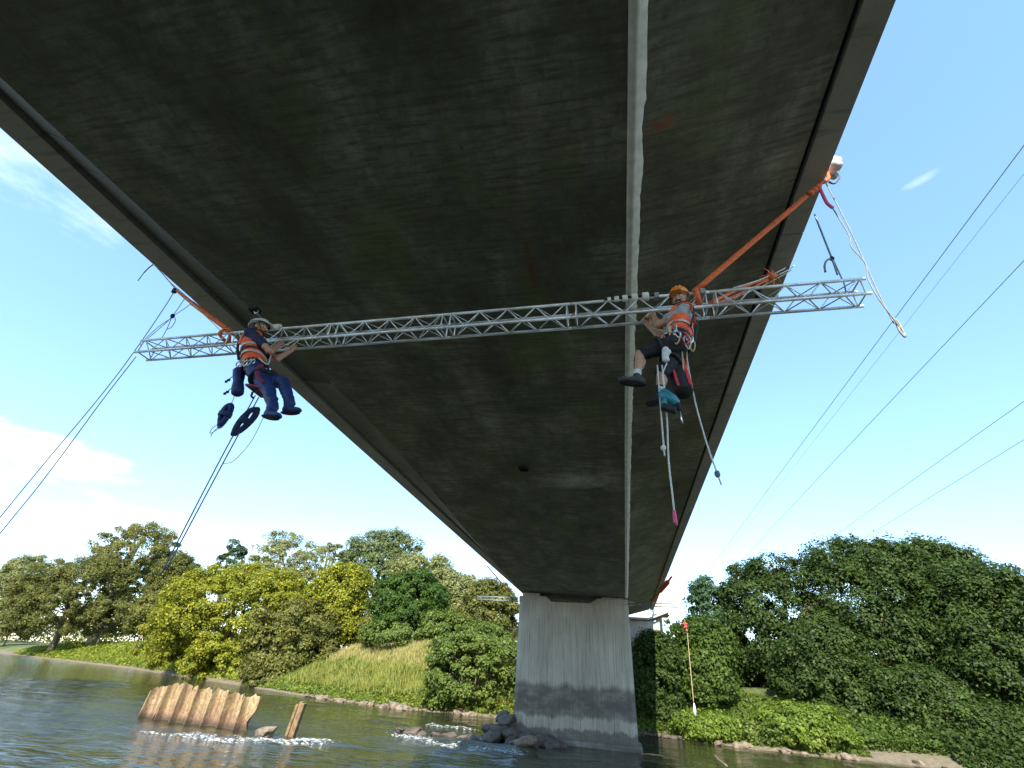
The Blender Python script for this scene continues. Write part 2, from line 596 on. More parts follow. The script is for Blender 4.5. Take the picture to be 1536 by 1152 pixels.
M = dict(
    soffit=concrete_soffit(),
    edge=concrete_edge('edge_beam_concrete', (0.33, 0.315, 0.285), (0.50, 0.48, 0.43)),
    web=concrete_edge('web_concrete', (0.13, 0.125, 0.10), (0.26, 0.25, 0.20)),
    web_shade=concrete_edge('shaded_web_concrete', (0.055, 0.058, 0.044), (0.11, 0.112, 0.088)),  # darker copy of the web concrete, shade painted in to offset skylight nearby
    pier=concrete_pier(),
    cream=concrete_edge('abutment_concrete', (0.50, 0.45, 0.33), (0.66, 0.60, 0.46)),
    white=simple('white_sealant', (0.86, 0.87, 0.83), 0.6, var=0.18, scale=7, bump=0.3),
    dark=simple('dark_recess', (0.02, 0.02, 0.02), 0.9),
    alu=simple('aluminium', (0.76, 0.77, 0.75), 0.42, 0.3, var=0.3, scale=5),
    alu_dull=simple('weathered_aluminium', (0.34, 0.36, 0.36), 0.5, 0.5, var=0.2, scale=5),
    roller=simple('white_roller_plastic', (0.78, 0.77, 0.66), 0.5, var=0.08),
    orange=simple('orange_webbing', (0.78, 0.16, 0.04), 0.75, var=0.22, scale=30, bump=0.2),
    pink=simple('pink_sleeve', (0.75, 0.10, 0.22), 0.7, var=0.15),
    rope_white=simple('white_rope', (0.62, 0.60, 0.54), 0.85, var=0.2, scale=60, bump=0.3),
    rope_grey=simple('grey_rope', (0.26, 0.28, 0.27), 0.85, var=0.3, scale=60),
    rope_blue=simple('blue_rope', (0.11, 0.15, 0.19), 0.85, var=0.35, scale=50, bump=0.3),
    rope_tan=simple('tan_rope', (0.50, 0.40, 0.22), 0.85, var=0.25, scale=60),
    black=simple('black_fabric', (0.018, 0.018, 0.022), 0.85, var=0.35, scale=25, bump=0.2),
    navy=simple('navy_fabric', (0.018, 0.028, 0.085), 0.85, var=0.35, scale=18, bump=0.3),
    blue=simple('blue_waterproof', (0.013, 0.034, 0.14), 0.6, var=0.3, scale=14, bump=0.25),
    red=simple('red_fabric', (0.62, 0.05, 0.06), 0.75, var=0.2, scale=20),
    maroon=simple('maroon_fabric', (0.20, 0.03, 0.08), 0.8, var=0.3, scale=20),
    vest=simple('orange_vest', (0.95, 0.13, 0.04), 0.7, var=0.22, scale=16, bump=0.35),
    reflect=simple('reflective_tape', (0.60, 0.52, 0.44), 0.4, var=0.12, scale=20),
    grey_shirt=simple('grey_jersey', (0.34, 0.36, 0.36), 0.9, var=0.2, scale=22, bump=0.3),
    skin=simple('skin', (0.50, 0.27, 0.18), 0.55, var=0.10, scale=20),
    hair=simple('dark_hair', (0.03, 0.02, 0.014), 0.7, var=0.4, scale=60),
    helmet_o=simple('orange_helmet', (0.90, 0.28, 0.03), 0.35, var=0.06),
    helmet_w=simple('white_helmet', (0.72, 0.72, 0.70), 0.4, var=0.08),
    shoe=simple('grey_shoe', (0.045, 0.048, 0.042), 0.8, var=0.3, scale=30),
    sock=simple('white_sock', (0.62, 0.62, 0.60), 0.9, var=0.1),
    teal=simple('teal_plastic', (0.02, 0.20, 0.26), 0.4, var=0.12),
    steel=simple('steel', (0.60, 0.60, 0.60), 0.3, 0.9, var=0.1),
    eye=simple('eye_white', (0.75, 0.72, 0.68), 0.3, var=0.02),
    lip=simple('lips', (0.34, 0.11, 0.09), 0.5, var=0.05),
    rust=rusty_steel(),
    rust_gap_shade=simple('gap_shaded_rust', (0.045, 0.024, 0.013), 0.9, var=0.5, scale=6, bump=0.6),  # interlock rust, colour deepened to stand for shadow in the pile gaps
    timber=simple('weathered_timber', (0.19, 0.125, 0.06), 0.9, var=0.45, scale=5, bump=0.6),
    rock=simple('tan_rock', (0.17, 0.13, 0.09), 0.9, var=0.55, scale=3.5, bump=0.7),
    rock_dark=simple('dark_rock', (0.075, 0.056, 0.042), 0.7, var=0.45, scale=3.5, bump=0.7),
    foam=foam_mat(),
    cable=simple('cable_metal', (0.22, 0.26, 0.27), 0.5, 0.3, var=0.1),
    bark=simple('bark', (0.12, 0.095, 0.065), 0.95, var=0.4, scale=5, bump=0.6),
    bark_pale=simple('pale_bark', (0.30, 0.26, 0.20), 0.95, var=0.3, scale=5, bump=0.5),
    bank=bank_mat(),
    water=water_mat(),
)

# ------------------------------------------------------------------ ground, river
SHORE = np.array([(-900, 420), (-400, 205), (-156, 111), (-110, 93), (-87, 84), (-60, 69.5), (-37.5, 56.5), (-28, 51), (-20.4, 48.6), (-14, 48.2), (-9.9, 47.9),
                  (-6, 46.5), (-2, 44.5), (3.4, 42.9), (8, 41.6), (12.2, 41.0), (18, 40.6), (23, 39.0), (32, 34.5), (60, 22), (160, -30), (900, -420)], float)


def shore_dist(X, Y):
    """Signed distance to the waterline, positive on land (beyond the river)."""
    best = np.full(X.shape, 1e9); sgn = np.ones(X.shape)
    for a, b in zip(SHORE[:-1], SHORE[1:]):
        d = b - a
        L2 = (d ** 2).sum()
        t = np.clip(((X - a[0]) * d[0] + (Y - a[1]) * d[1]) / L2, 0, 1)
        dist = np.hypot(X - (a[0] + t * d[0]), Y - (a[1] + t * d[1]))
        cr = d[0] * (Y - a[1]) - d[1] * (X - a[0])
        m = dist < best - 1e-9
        sgn = np.where(m, np.sign(cr), sgn); best = np.where(m, dist, best)
    return best * sgn


def bank_height(X, Y):
    d = shore_dist(X, Y)
    t = np.clip(d / 13.0, 0, 1)
    top = np.interp(X, [-150, -90, -55, -30, -20, -8, 10, 40], [2.6, 4.4, 4.6, 5.0, 5.0, 4.4, 3.4, 3.2])
    h = 0.25 * np.clip(d / 1.2, 0, 1) + (top - 0.25) * (t * t * (3 - 2 * t)) ** 0.8
    under = np.clip(d / 5.0, -1, 0) * 1.6
    w = 0.22 * np.sin(X * 0.7 + 1.3 * np.sin(Y * 0.45)) * np.sin(Y * 0.6 + 0.5) * np.clip(d / 3, 0, 1)
    return np.where(d > 0, h + w, under)


def axis(*segs):
    out = []
    for a, b, s in segs:
        out += list(np.arange(a, b, s))
    return np.array(out + [segs[-1][1]], float)


gx = axis((-3000, -400, 200), (-400, -160, 12), (-160, -50, 2.5), (-50, 36, 0.8), (36, 100, 4), (100, 400, 30), (400, 3000, 200))
gy = axis((-3000, -200, 200), (-200, 20, 10), (20, 36, 2), (36, 74, 0.8), (74, 130, 2.5), (130, 260, 12), (260, 3000, 200))
GX, GY = np.meshgrid(gx, gy)
GZ = bank_height(GX, GY)
nx, ny = len(gx), len(gy)
idx = np.arange(nx * ny).reshape(ny, nx)
faces = np.stack([idx[:-1, :-1], idx[:-1, 1:], idx[1:, 1:], idx[1:, :-1]], -1).reshape(-1, 4)
me = np_mesh('ground', np.stack([GX, GY, GZ], -1).reshape(-1, 3), faces, True)
me.materials.append(M['bank'])
ground = bpy.data.objects.new('ground', me); COL.objects.link(ground)
tag(ground, kind='structure', label='river banks of soil and rough grass')

# water: real low waves where it is seen close by, flat further out
wx = axis((-3000, -300, 300), (-300, -60, 12), (-60, 30, 0.34), (30, 300, 15), (300, 3000, 300))
wy = axis((-3000, -200, 400), (-200, 8, 12), (8, 52, 0.22), (52, 130, 4), (130, 600, 30), (600, 3000, 300))
WX, WY = np.meshgrid(wx, wy)


def wave(X, Y):
    z = np.zeros(X.shape)
    r = np.random.default_rng(3)
    for k in range(26):
        lam = r.uniform(0.9, 4.2)
        th = r.normal(1.35, 0.55)
        kx, ky = math.cos(th) * 2 * math.pi / lam, math.sin(th) * 2 * math.pi / lam
        ph = r.uniform(0, 6.28)
        z += 0.0040 * lam ** 0.9 * np.sin(kx * X + ky * Y + ph + 0.8 * np.sin(0.21 * X + 0.33 * Y + ph))
    env = 0.55 + 0.45 * np.sin(0.23 * X + 1.0) * np.sin(0.31 * Y + 0.4)
    rapid = np.exp(-(((X + 9.5) / 4.2) ** 2 + ((Y - 28.4) / 3.2) ** 2)) * 1.3 + np.exp(-(((X + 16) / 4.5) ** 2 + ((Y - 23.3) / 1.6) ** 2)) * 1.5
    return z * (env + rapid)


inn = ((WX > -60) & (WX < 30) & (WY > 8) & (WY < 52))
fade = np.clip((WX + 60) / 6, 0, 1) * np.clip((30 - WX) / 4, 0, 1) * np.clip((WY - 8) / 3, 0, 1) * np.clip((52 - WY) / 3, 0, 1)
WZ = np.where(inn, wave(WX, WY) * fade, 0)
nx, ny = len(wx), len(wy)
idx = np.arange(nx * ny).reshape(ny, nx)
faces = np.stack([idx[:-1, :-1], idx[:-1, 1:], idx[1:, 1:], idx[1:, :-1]], -1).reshape(-1, 4)
me = np_mesh('river', np.stack([WX, WY, WZ], -1).reshape(-1, 3), faces, True)
me.materials.append(M['water'])
river = bpy.data.objects.new('river', me); COL.objects.link(river)
tag(river, kind='structure', label='dark green rippled river')

# ------------------------------------------------------------------ bridge
Z0 = CAM_Z
ZK = np.array([(-60, 4.9), (-40, 5.5), (-12, 4.7), (-6, 4.95), (1.0, 5.18), (3.6, 5.27), (7, 5.5), (9.9, 5.6), (12.3, 5.55), (19.8, 5.2), (26, 4.95), (33, 4.76), (34.8, 4.76), (40, 5.0), (47, 5.2)])
EDGE_Z, GROOVE_Z, TOP_Z = Z0 + 5.63, Z0 + 5.685, Z0 + 6.55
XL, XLi, XLc, XP, XRi, XR = -7.54, -7.12, -6.3, 0.36, 2.56, 2.845


def zs(y):
    y = np.asarray(y, float)
    return Z0 + (np.interp(y - 1.2, ZK[:, 0], ZK[:, 1]) + np.interp(y, ZK[:, 0], ZK[:, 1]) + np.interp(y + 1.2, ZK[:, 0], ZK[:, 1])) / 3


def fall(x):
    return -0.025 * (x - XLc)


bridge = thing('road_bridge', (-2.3, 0, EDGE_Z), 'wide concrete road bridge overhead with dark stained underside and a white strip along it', 'bridge')


def loft(profile, ys, name, m, parent):
    """profile(y) -> list of (x, z); closed section lofted along y."""
    rows = [profile(y) for y in ys]
    n = len(rows[0])
    mb = MB()
    vs = [(x, y, z) for y, row in zip(ys, rows) for x, z in row]
    fs = []
    for i in range(len(ys) - 1):
        for k in range(n):
            k2 = (k + 1) % n
            fs.append((i * n + k, i * n + k2, (i + 1) * n + k2, (i + 1) * n + k))
    fs.append(tuple(range(n))); fs.append(tuple((len(ys) - 1) * n + k for k in range(n - 1, -1, -1)))
    mb.add(vs, fs)
    return mb.build(name, m, parent)


def spans(y0, y1, step):
    n = max(1, round((y1 - y0) / step))
    return [(y0 + (y1 - y0) * i / n, y0 + (y1 - y0) * (i + 1) / n) for i in range(n)]


loft(lambda y: [(XLc - 0.1, GROOVE_Z + 0.16), (XP + 0.3, GROOVE_Z + 0.16), (XRi + 0.02, GROOVE_Z + 0.16), (XRi + 0.02, TOP_Z), (XLi - 0.02, TOP_Z), (XLi - 0.02, GROOVE_Z + 0.16)],
     [-60, 47], 'deck_slab', M['edge'], bridge)
SEG = spans(-60, -4, 14) + [(-4, 13.85), (13.85, 33)] + spans(33, 47, 7)
for a, b in SEG:
    ys = list(np.linspace(a + 0.006, b - 0.006, 9))
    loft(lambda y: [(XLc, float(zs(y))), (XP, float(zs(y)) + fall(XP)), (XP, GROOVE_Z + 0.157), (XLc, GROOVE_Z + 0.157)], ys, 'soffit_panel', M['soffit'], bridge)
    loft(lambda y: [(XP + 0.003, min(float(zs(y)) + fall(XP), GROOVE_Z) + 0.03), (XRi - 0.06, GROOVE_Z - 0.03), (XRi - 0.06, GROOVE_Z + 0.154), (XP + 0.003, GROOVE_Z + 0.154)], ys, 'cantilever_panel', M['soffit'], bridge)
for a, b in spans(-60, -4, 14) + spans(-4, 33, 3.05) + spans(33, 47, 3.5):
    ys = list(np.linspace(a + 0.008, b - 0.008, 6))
    loft(lambda y: [(XLi + 0.06, GROOVE_Z), (XLc - 0.004, min(float(zs(y)) + 0.004, GROOVE_Z - 0.02)), (XLc - 0.004, GROOVE_Z + 0.15), (XLi + 0.06, GROOVE_Z + 0.15)], ys, 'web_panel', M['web_shade'] if a < 8 else M['web'], bridge)
for a, b in spans(-60, -4, 14) + spans(-4, 47, 4.64):
    for x0, x1 in ((XL, XLi), (XRi, XR)):
        mb = MB().prism([(x0, EDGE_Z), (x1, EDGE_Z), (x1, TOP_Z + 0.1), (x0, TOP_Z + 0.1)], a + 0.007, b - 0.007)
        mb.build('edge_beam', M['edge'], bridge)
for s, x in ((-1, XLi + 0.03), (1, XRi - 0.03)):
    MB().box((x, -6.5, GROOVE_Z + 0.10), (0.054, 106.9, 0.1)).build('drip_groove', M['dark'], bridge)

# white strip: smooth covered joint with a ragged mortar lip along its right side
ys = np.arange(-6, 33.0, 0.08)
mb = MB()
vs, fs = [], []
for i, y in enumerate(ys):
    z = float(zs(y)) + fall(XP)
    rag = 0.055 + 0.022 * noise.noise(V(0.3, y * 2.1, 0)) + 0.018 * noise.noise(V(5.3, y * 9.0, 0))
    prof = [(0.345, 0.02), (0.352, -0.035), (0.40, -0.052), (0.45, -0.040), (0.462, -0.022), (0.462 + rag, -0.014), (0.465 + rag, 0.03)]
    vs += [(x, y, z + dz) for x, dz in prof]
k = 7
for i in range(len(ys) - 1):
    for j in range(k - 1):
        fs.append((i * k + j, i * k + j + 1, (i + 1) * k + j + 1, (i + 1) * k + j))
mb.add(vs, fs)
mb.build('white_joint_strip', M['white'], bridge, smooth=True)
# small square drain hole in the slab
hz = float(zs(13.35)) + fall(-2.65)
mb = MB()
for dx in (-1, 1):
    mb.box((-2.65 + dx * 0.115, 13.35, hz - 0.03), (0.03, 0.26, 0.08))
for dy in (-1, 1):
    mb.box((-2.65, 13.35 + dy * 0.115, hz - 0.03), (0.2, 0.03, 0.08))
mb.box((-2.65, 13.35, hz - 0.004), (0.2, 0.2, 0.012))
mb.build('drain_outlet', M['dark'], bridge)

# pier in the river
pier = thing('bridge_pier', (-2.93, 34, 0), 'broad grey concrete pier standing in the river with dark tide band', 'pier')


def pier_ring(z, y0, y1, xa, xb, ch):
    return [(xa + ch, y0, z), (xb - ch, y0, z), (xb, y0 + ch, z), (xb, y1 - ch, z), (xb - ch, y1, z), (xa + ch, y1, z), (xa, y1 - ch, z), (xa, y0 + ch, z)]


mb = MB()
rings = [pier_ring(z, 33.0 - e, 34.9 + e, xa, xb, 0.22) for z, xa, xb, e in ((-1.4, -6.47, 0.63, 0.02), (0.3, -6.44, 0.61, 0.02), (4, -6.42, 0.56, 0.01), (7.30, -6.41, 0.52, 0))]
vs = [p for r in rings for p in r]
fs = [(i * 8 + k, i * 8 + (k + 1) % 8, (i + 1) * 8 + (k + 1) % 8, (i + 1) * 8 + k) for i in range(3) for k in range(8)]
fs += [tuple(range(7, -1, -1)), tuple(24 + k for k in range(8))]
mb.add(vs, fs)
mb.build('shaft', M['pier'], pier)
MB().prism([(-6.39, 7.303), (-4.29, 7.303), (-4.62, 7.60), (-6.39, 7.60)], 33.003, 34.897).build('shoulder', M['pier'], pier)
MB().prism([(-1.81, 7.303), (0.50, 7.303), (0.50, 7.60), (-1.36, 7.60)], 33.003, 34.897).build('shoulder', M['pier'], pier)
MB().prism([(-6.2, 7.603), (-5.08, 7.603), (-5.08, 7.80), (-6.2, 7.80)], 33.1, 34.8).build('bearing_block', M['pier'], pier)
MB().prism([(-1.1, 7.603), (0.24, 7.603), (0.24, 7.69), (-1.1, 7.69)], 33.1, 34.8).build('bearing_block', M['pier'], pier)
mb = MB().box((-2.93, 33.95, -0.55), (7.5, 2.5, 1.66))
mb.build('footing', M['pier'], pier, bevel=0.12)

# abutment on the far bank, its right end out in the sun
ab = thing('bridge_abutment', (-2, 48, 3), 'far abutment behind the pier with a sunlit cream end wall', 'abutment')
MB().box((-2.2, 48.6, 5.2), (11.0, 2.4, 5.4)).build('wall', M['edge'], ab)
MB().prism([(-7.6, 7.95), (2.4, 7.95), (4.15, 8.62), (4.15, 8.75), (2.4, 8.12), (-7.6, 8.12)], 46.9, 49.9).build('cap_slab', M['edge'], ab)
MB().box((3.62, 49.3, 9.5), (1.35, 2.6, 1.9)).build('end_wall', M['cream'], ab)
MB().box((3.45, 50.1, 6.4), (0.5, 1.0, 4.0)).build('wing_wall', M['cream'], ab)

# ------------------------------------------------------------------ trusses
TS, TR = 0.205, 0.0185


def truss(name, x0, x1, y, z, label, nsec, m, ndiag=8, detail=True):
    """Square lattice truss along X; y, z = front bottom chord."""
    t = thing(name, ((x0 + x1) / 2, y + TS / 2, z), label, 'truss')
    L = (x1 - x0) / nsec
    corners = [(0, 0), (0, 1), (1, 1), (1, 0)]
    cache = {}

    def strut(nm, a, b, r, seg):
        a, b = V(a), V(b)
        key = (nm, round((b - a).length, 3), r)
        if key not in cache:
            me = MB().tube([(0, 0, 0), (0, 0, (b - a).length)], r, seg).mesh(nm, smooth=True)
            me.materials.append(m)
            cache[key] = me
        o = bpy.data.objects.new(nm, cache[key]); COL.objects.link(o)
        o.parent = t
        o.location = a - V(ORG[t.name])
        o.rotation_euler = (b - a).to_track_quat('Z', 'Y').to_euler()
        return o

    for s in range(nsec):
        xa, xb = x0 + s * L + 0.004, x0 + (s + 1) * L - 0.004
        for cy, cz in corners:
            strut('chord', (xa, y + cy * TS, z + cz * TS), (xb, y + cy * TS, z + cz * TS), TR, 10)
        for (ay, az), (by, bz) in zip(corners, corners[1:] + corners[:1]):
            for xe in (xa + 0.05, xb - 0.05):
                strut('end_post', (xe, y + ay * TS, z + az * TS), (xe, y + by * TS, z + bz * TS), 0.009, 6)
            u0, u1 = xa + 0.075, xb - 0.075
            for k in range(ndiag):
                p, q = u0 + (u1 - u0) * k / ndiag, u0 + (u1 - u0) * (k + 1) / ndiag
                if (k + (az == bz)) % 2:
                    A, B = (p, y + ay * TS, z + az * TS), (q, y + by * TS, z + bz * TS)
                else:
                    A, B = (p, y + by * TS, z + bz * TS), (q, y + ay * TS, z + az * TS)
                strut('brace', A, B, 0.0075, 6)
    return t


TY, TZ = 4.295, 6.70
tr1 = truss('lattice_truss', -6.60, 2.73, TY, TZ, 'long silver lattice truss slung under the bridge between the two rope workers', 6, M['alu'])
# rollers clipped on the top chord beside the right worker and beside the left one
for i, x in enumerate((0.065, 0.150, 0.245, 0.355, 0.475)):
    r = 0.030 + 0.0055 * i
    o = MB().tube([(x - r * 0.75, TY, TZ + TS + 0.012), (x - r * 0.6, TY, TZ + TS + 0.012), (x + r * 0.6, TY, TZ + TS + 0.012), (x + r * 0.75, TY, TZ + TS + 0.012)],
                  [r * 0.8, r, r, r * 0.8], 14).build('roller', M['roller'], tr1, smooth=False)
for x in (-4.50, -4.40, -4.33):
    MB().tube([(x - 0.035, TY - 0.02, TZ + TS + 0.015), (x + 0.035, TY - 0.02, TZ + TS + 0.03)], [0.045, 0.032], 12).build('roller', M['roller'], tr1)
MB().tube([(0.0, TY, TZ + TS + 0.012), (0.58, TY, TZ + TS + 0.012)], 0.027, 10).build('axle', M['black'], tr1)
for x in (0.60, 1.10):
    MB().box((x, TY, TZ + TS), (0.05, 0.07, 0.07)).build('clamp', M['alu_dull'], tr1)

tr2 = truss('lattice_truss', -10.1, 3.75, 36.0, 7.66, 'distant lattice truss hung crosswise behind the pier top', 5, M['alu_dull'], 6)

# ------------------------------------------------------------------ slings and ropes


def strap(pts, w, name, m, label, cat='strap', flat=0.28, fd=(0, 1, 0.2), parent=None, group=None):
    o = MB().tube(curve_pts(pts, 5), w, 10, flat=flat, flat_dir=fd).build(name, m, parent, smooth=True)
    if parent is None:
        tag(o, label, cat, group)
    return o


# right main sling: from the truss up round the deck edge
s = thing('lifting_sling', (2.943, 4.400, 8.821), 'thick orange sling running from the right worker up to the sunlit right deck edge', 'sling')
a, b = V((1.043, 4.400, 7.027)), V((2.784, 4.400, 8.651))
MB().tube([a.lerp(b, t / 10) for t in range(11)], [0.036] * 9 + [0.03, 0.024], 12, flat=0.6, flat_dir=(0, 1, 0)).build('webbing', M['orange'], s, smooth=True)
MB().tube(curve_pts([a + V(0, 0, 0.02), (1.03, 4.27, 6.93), (1.03, 4.25, 6.84), (1.05, 4.30, 6.78), (1.07, 4.45, 6.82), a], 5), 0.026, 8).build('choke_loop', M['orange'], s, smooth=True)
MB().tube(curve_pts([b - V(0.02, 0, 0), (2.86, 4.40, 8.69), (2.90, 4.4, 8.82), (2.885, 4.4, 9.3)], 5), 0.022, 8).build('edge_loop', M['orange'], s, smooth=True)
for k in range(3):
    c = V((2.715, 4.400, 8.559)) + V(-0.05 * k, -0.02, -0.045 * k)
    MB().ell(c, ((0.05, 0.01, 0.02), (0, 0.04, 0), (-0.015, 0, 0.035)), 10, 6).build('knot', M['orange'], s, smooth=True)
# pink sleeve and white edge protector
strap([(2.732, 4.380, 8.528), (2.733, 4.380, 8.358), (2.740, 4.380, 8.243), (2.774, 4.380, 8.149)], 0.022, 'rope_sleeve', M['pink'], 'pink sleeve on the rope hanging just under the orange sling knot', 'sleeve', flat=0.6)
ep = MB()
for k in range(14):
    c = V((3.000, 4.400, 8.892)) + V(random.uniform(-0.03, 0.05), random.uniform(-0.1, 0.1), random.uniform(-0.06, 0.16))
    ep.ell(c, ((0.05, 0, 0), (0, 0.06, 0), (0, 0, 0.06)), 8, 6)
tag(fuse(ep, 'edge_protector', M['sock'], None, 0.012, 2), 'crumpled white edge protector bundle at the right deck edge above the sling', 'edge protector')
tag(MB().tube(curve_pts([(2.947, 4.300, 8.702), (2.940, 4.300, 8.596), (2.861, 4.300, 8.495), (2.805, 4.300, 8.533)], 6), 0.012, 8).build('rope_loop', M['rope_blue'], None, True), 'small dark rope loop below the white edge protector', 'rope')

# second sling tied off to the right edge, further along
s2 = thing('tie_sling', (2.214, 5.200, 7.886), 'orange sling bundle tied in a bow behind the right half of the truss', 'sling')
MB().tube(curve_pts([(1.171, 4.450, 6.863), (1.454, 4.650, 7.153), (1.852, 4.950, 7.561), (2.167, 5.200, 7.855)], 6), 0.024, 8, flat=0.6, flat_dir=(0, 1, 0)).build('webbing', M['orange'], s2, smooth=True)
MB().tube(curve_pts([(1.166, 4.450, 6.823), (1.425, 4.650, 7.072), (1.792, 4.950, 7.454), (2.162, 5.200, 7.832)], 6), 0.016, 8).build('webbing', M['orange'], s2, smooth=True)
c = V((2.222, 5.200, 7.885))
for k in range(7):
    an = k * 0.9 + 0.3
    e = V(math.cos(an) * 0.13, random.uniform(-0.05, 0.05), math.sin(an) * 0.15)
    MB().tube(curve_pts([c, c + e * 0.6 + V(0.02, 0, 0.02), c + e], 4), [0.016] * 9, 6, flat=0.5).build('bow_tail', M['orange'], s2, smooth=True)
MB().ell(c, ((0.07, 0, 0.02), (0, 0.06, 0), (-0.02, 0, 0.05)), 10, 6).build('knot', M['orange'], s2, smooth=True)
for p0, p1, col, lab in (((2.167, 5.200, 7.855), (2.875, 5.850, 8.669), 'rope_white', 'thin pale rope from the orange bow up to the right deck edge'),
                         ((1.486, 4.600, 7.041), (2.784, 5.800, 8.533), 'rope_tan', 'thin tan rope running beside the orange bow to the deck edge'),
                         ((1.479, 4.450, 7.072), (2.620, 5.600, 8.396), 'rope_white', 'thin pale rope just above the orange bow')):
    tag(MB().tube(sag(p0, p1, 0.03), 0.008, 6).build('tie_rope', M[col], None, True), lab, 'rope', 'thin tie ropes by the orange bow')

# hook rope and hanging ropes at the right end of the truss
hr = thing('hook_rope', (2.617, 4.500, 7.434), 'dark rope with a curled tail knotted above the right end of the truss', 'rope')
MB().tube(sag((2.860, 4.900, 8.657), (2.617, 4.500, 7.434), 0.0), 0.011, 8).build('rope', M['rope_grey'], hr, True)
MB().ell((2.617, 4.500, 7.434), ((0.025, 0, 0), (0, 0.025, 0), (0, 0, 0.035)), 10, 6).build('knot', M['black'], hr, True)
MB().tube(curve_pts([(2.617, 4.500, 7.434), (2.553, 4.480, 7.401), (2.494, 4.460, 7.303), (2.475, 4.460, 7.201)], 6), 0.012, 8).build('tail', M['rope_grey'], hr, True)
MB().tube([(2.617, 4.500, 7.434), (2.547, 4.400, 7.090)], 0.010, 8).build('rope', M['rope_grey'], hr, True)
MB().tube([(2.624, 4.500, 7.433), (2.588, 4.420, 6.974), (2.573, 4.420, 6.849)], 0.008, 8).build('rope', M['rope_grey'], hr, True)

dr = thing('drop_rope', (2.862, 4.450, 8.745), 'grey doubled rope hanging from the right deck edge to a loop beyond the truss end', 'rope')
MB().tube(curve_pts([(2.867, 4.450, 8.703), (2.893, 4.450, 7.818), (2.887, 4.450, 6.819), (2.900, 4.450, 6.407)], 8), 0.007, 8).build('rope', M['rope_grey'], dr, True)
MB().tube(curve_pts([(2.774, 4.380, 8.149), (2.813, 4.380, 7.670), (2.786, 4.380, 7.475), (2.847, 4.380, 7.202), (2.806, 4.380, 6.976), (2.820, 4.380, 6.689), (2.894, 4.420, 6.444), (2.939, 4.450, 6.325)], 6), 0.007, 8).build('rope', M['rope_grey'], dr, True)
MB().tube(curve_pts([(2.919, 4.450, 6.466), (2.944, 4.450, 6.394), (2.944, 4.450, 6.231), (2.920, 4.450, 6.301), (2.920, 4.450, 6.414)], 6), 0.012, 8).build('loop', M['rope_grey'], dr, True)

# left sling, its ropes and the tag at the left edge
ls = thing('lifting_sling', (-6.647, 4.400, 7.995), 'long orange sling lying along the left deck edge above the left truss end', 'sling')
MB().tube(curve_pts([(-5.240, 4.400, 7.030), (-5.810, 4.400, 7.411), (-6.255, 4.400, 7.712), (-6.669, 4.400, 8.012)], 6), [0.036] * 12 + [0.028] * 7, 10, flat=0.6, flat_dir=(0, 1, 0)).build('webbing', M['orange'], ls, True)
MB().tube([(-6.669, 4.400, 8.012), (-7.118, 4.400, 8.395), (-7.460, 4.400, 8.675)], 0.009, 8).build('rope', M['rope_white'], ls, True)
MB().tube(curve_pts([(-5.240, 4.400, 7.030), (-5.22, 4.28, 6.95), (-5.22, 4.26, 6.86), (-5.2, 4.42, 6.85), (-5.240, 4.400, 7.030)], 5), 0.022, 8).build('choke_loop', M['orange'], ls, True)
tag(MB().tube(sag((-6.791, 4.300, 8.135), (-5.268, 4.300, 6.955), 0.0), 0.006, 6).build('tie_rope', M['rope_white'], None, True), 'thin pale rope parallel to the long orange sling at the left deck edge', 'rope')
tg = thing('tag_line', (-7.504, 4.400, 8.681), 'short pink and tan cord dangling from the left deck edge', 'cord')
MB().tube([(-7.469, 4.400, 8.692), (-7.526, 4.400, 8.621), (-7.568, 4.400, 8.502)], 0.010, 6).build('sleeve', M['pink'], tg, True)
MB().tube([(-7.568, 4.400, 8.502), (-7.586, 4.400, 8.320)], 0.007, 6).build('cord', M['rope_grey'], tg, True)

g1 = thing('guy_rope', (-6.680, 4.400, 7.985), 'upper of two long thin ropes falling from the left truss end to the river', 'rope')
MB().tube(curve_pts([(-6.680, 4.400, 7.985), (-6.691, 4.400, 7.625), (-6.765, 4.400, 6.863), (-6.906, 4.400, 6.041), (-7.338, 4.400, 4.360), (-8.1, 4.4, 0.9)], 6), 0.006, 6).build('rope', M['rope_grey'], g1, True)
MB().box((-6.680, 4.400, 7.985), (0.07, 0.05, 0.09)).build('pulley', M['navy'], g1, bevel=0.01)
tag(MB().tube(curve_pts([(-6.500, 4.280, 6.603), (-6.649, 4.280, 5.854), (-6.792, 4.280, 4.958), (-6.985, 4.280, 4.141), (-7.9, 4.28, 0.8)], 6), 0.006, 6).build('guy_rope', M['rope_grey'], None, True),
    'lower of two long thin ropes falling from the left truss end to the river', 'rope')
br = thing('bridle_rope', (-6.359, 4.350, 7.388), 'thin blue bridle of knotted cords above the left truss end', 'rope')
for pts in ([(-6.579, 4.300, 6.823), (-6.439, 4.330, 7.151), (-6.364, 4.350, 7.376), (-6.388, 4.400, 7.782)], [(-6.364, 4.350, 7.376), (-6.294, 4.380, 7.511), (-6.195, 4.400, 7.664)],
            [(-6.364, 4.350, 7.376), (-6.317, 4.340, 7.147), (-6.282, 4.320, 6.944)], [(-6.573, 4.300, 6.894), (-6.479, 4.330, 7.180), (-6.368, 4.350, 7.338)], [(-6.346, 4.350, 7.387), (-6.265, 4.350, 7.301), (-6.258, 4.350, 7.174), (-6.317, 4.350, 7.130)]):
    MB().tube(curve_pts(pts, 5), 0.005, 6).build('cord', M['rope_grey'], br, True)
MB().ell((-6.359, 4.350, 7.388), ((0.03, 0, 0.01), (0, 0.03, 0), (-0.01, 0, 0.04)), 10, 6).build('knot', M['navy'], br, True)
MB().box((-5.192, 4.600, 7.553), (0.16, 0.10, 0.07)).build('bracket_temp', M['black'], br)
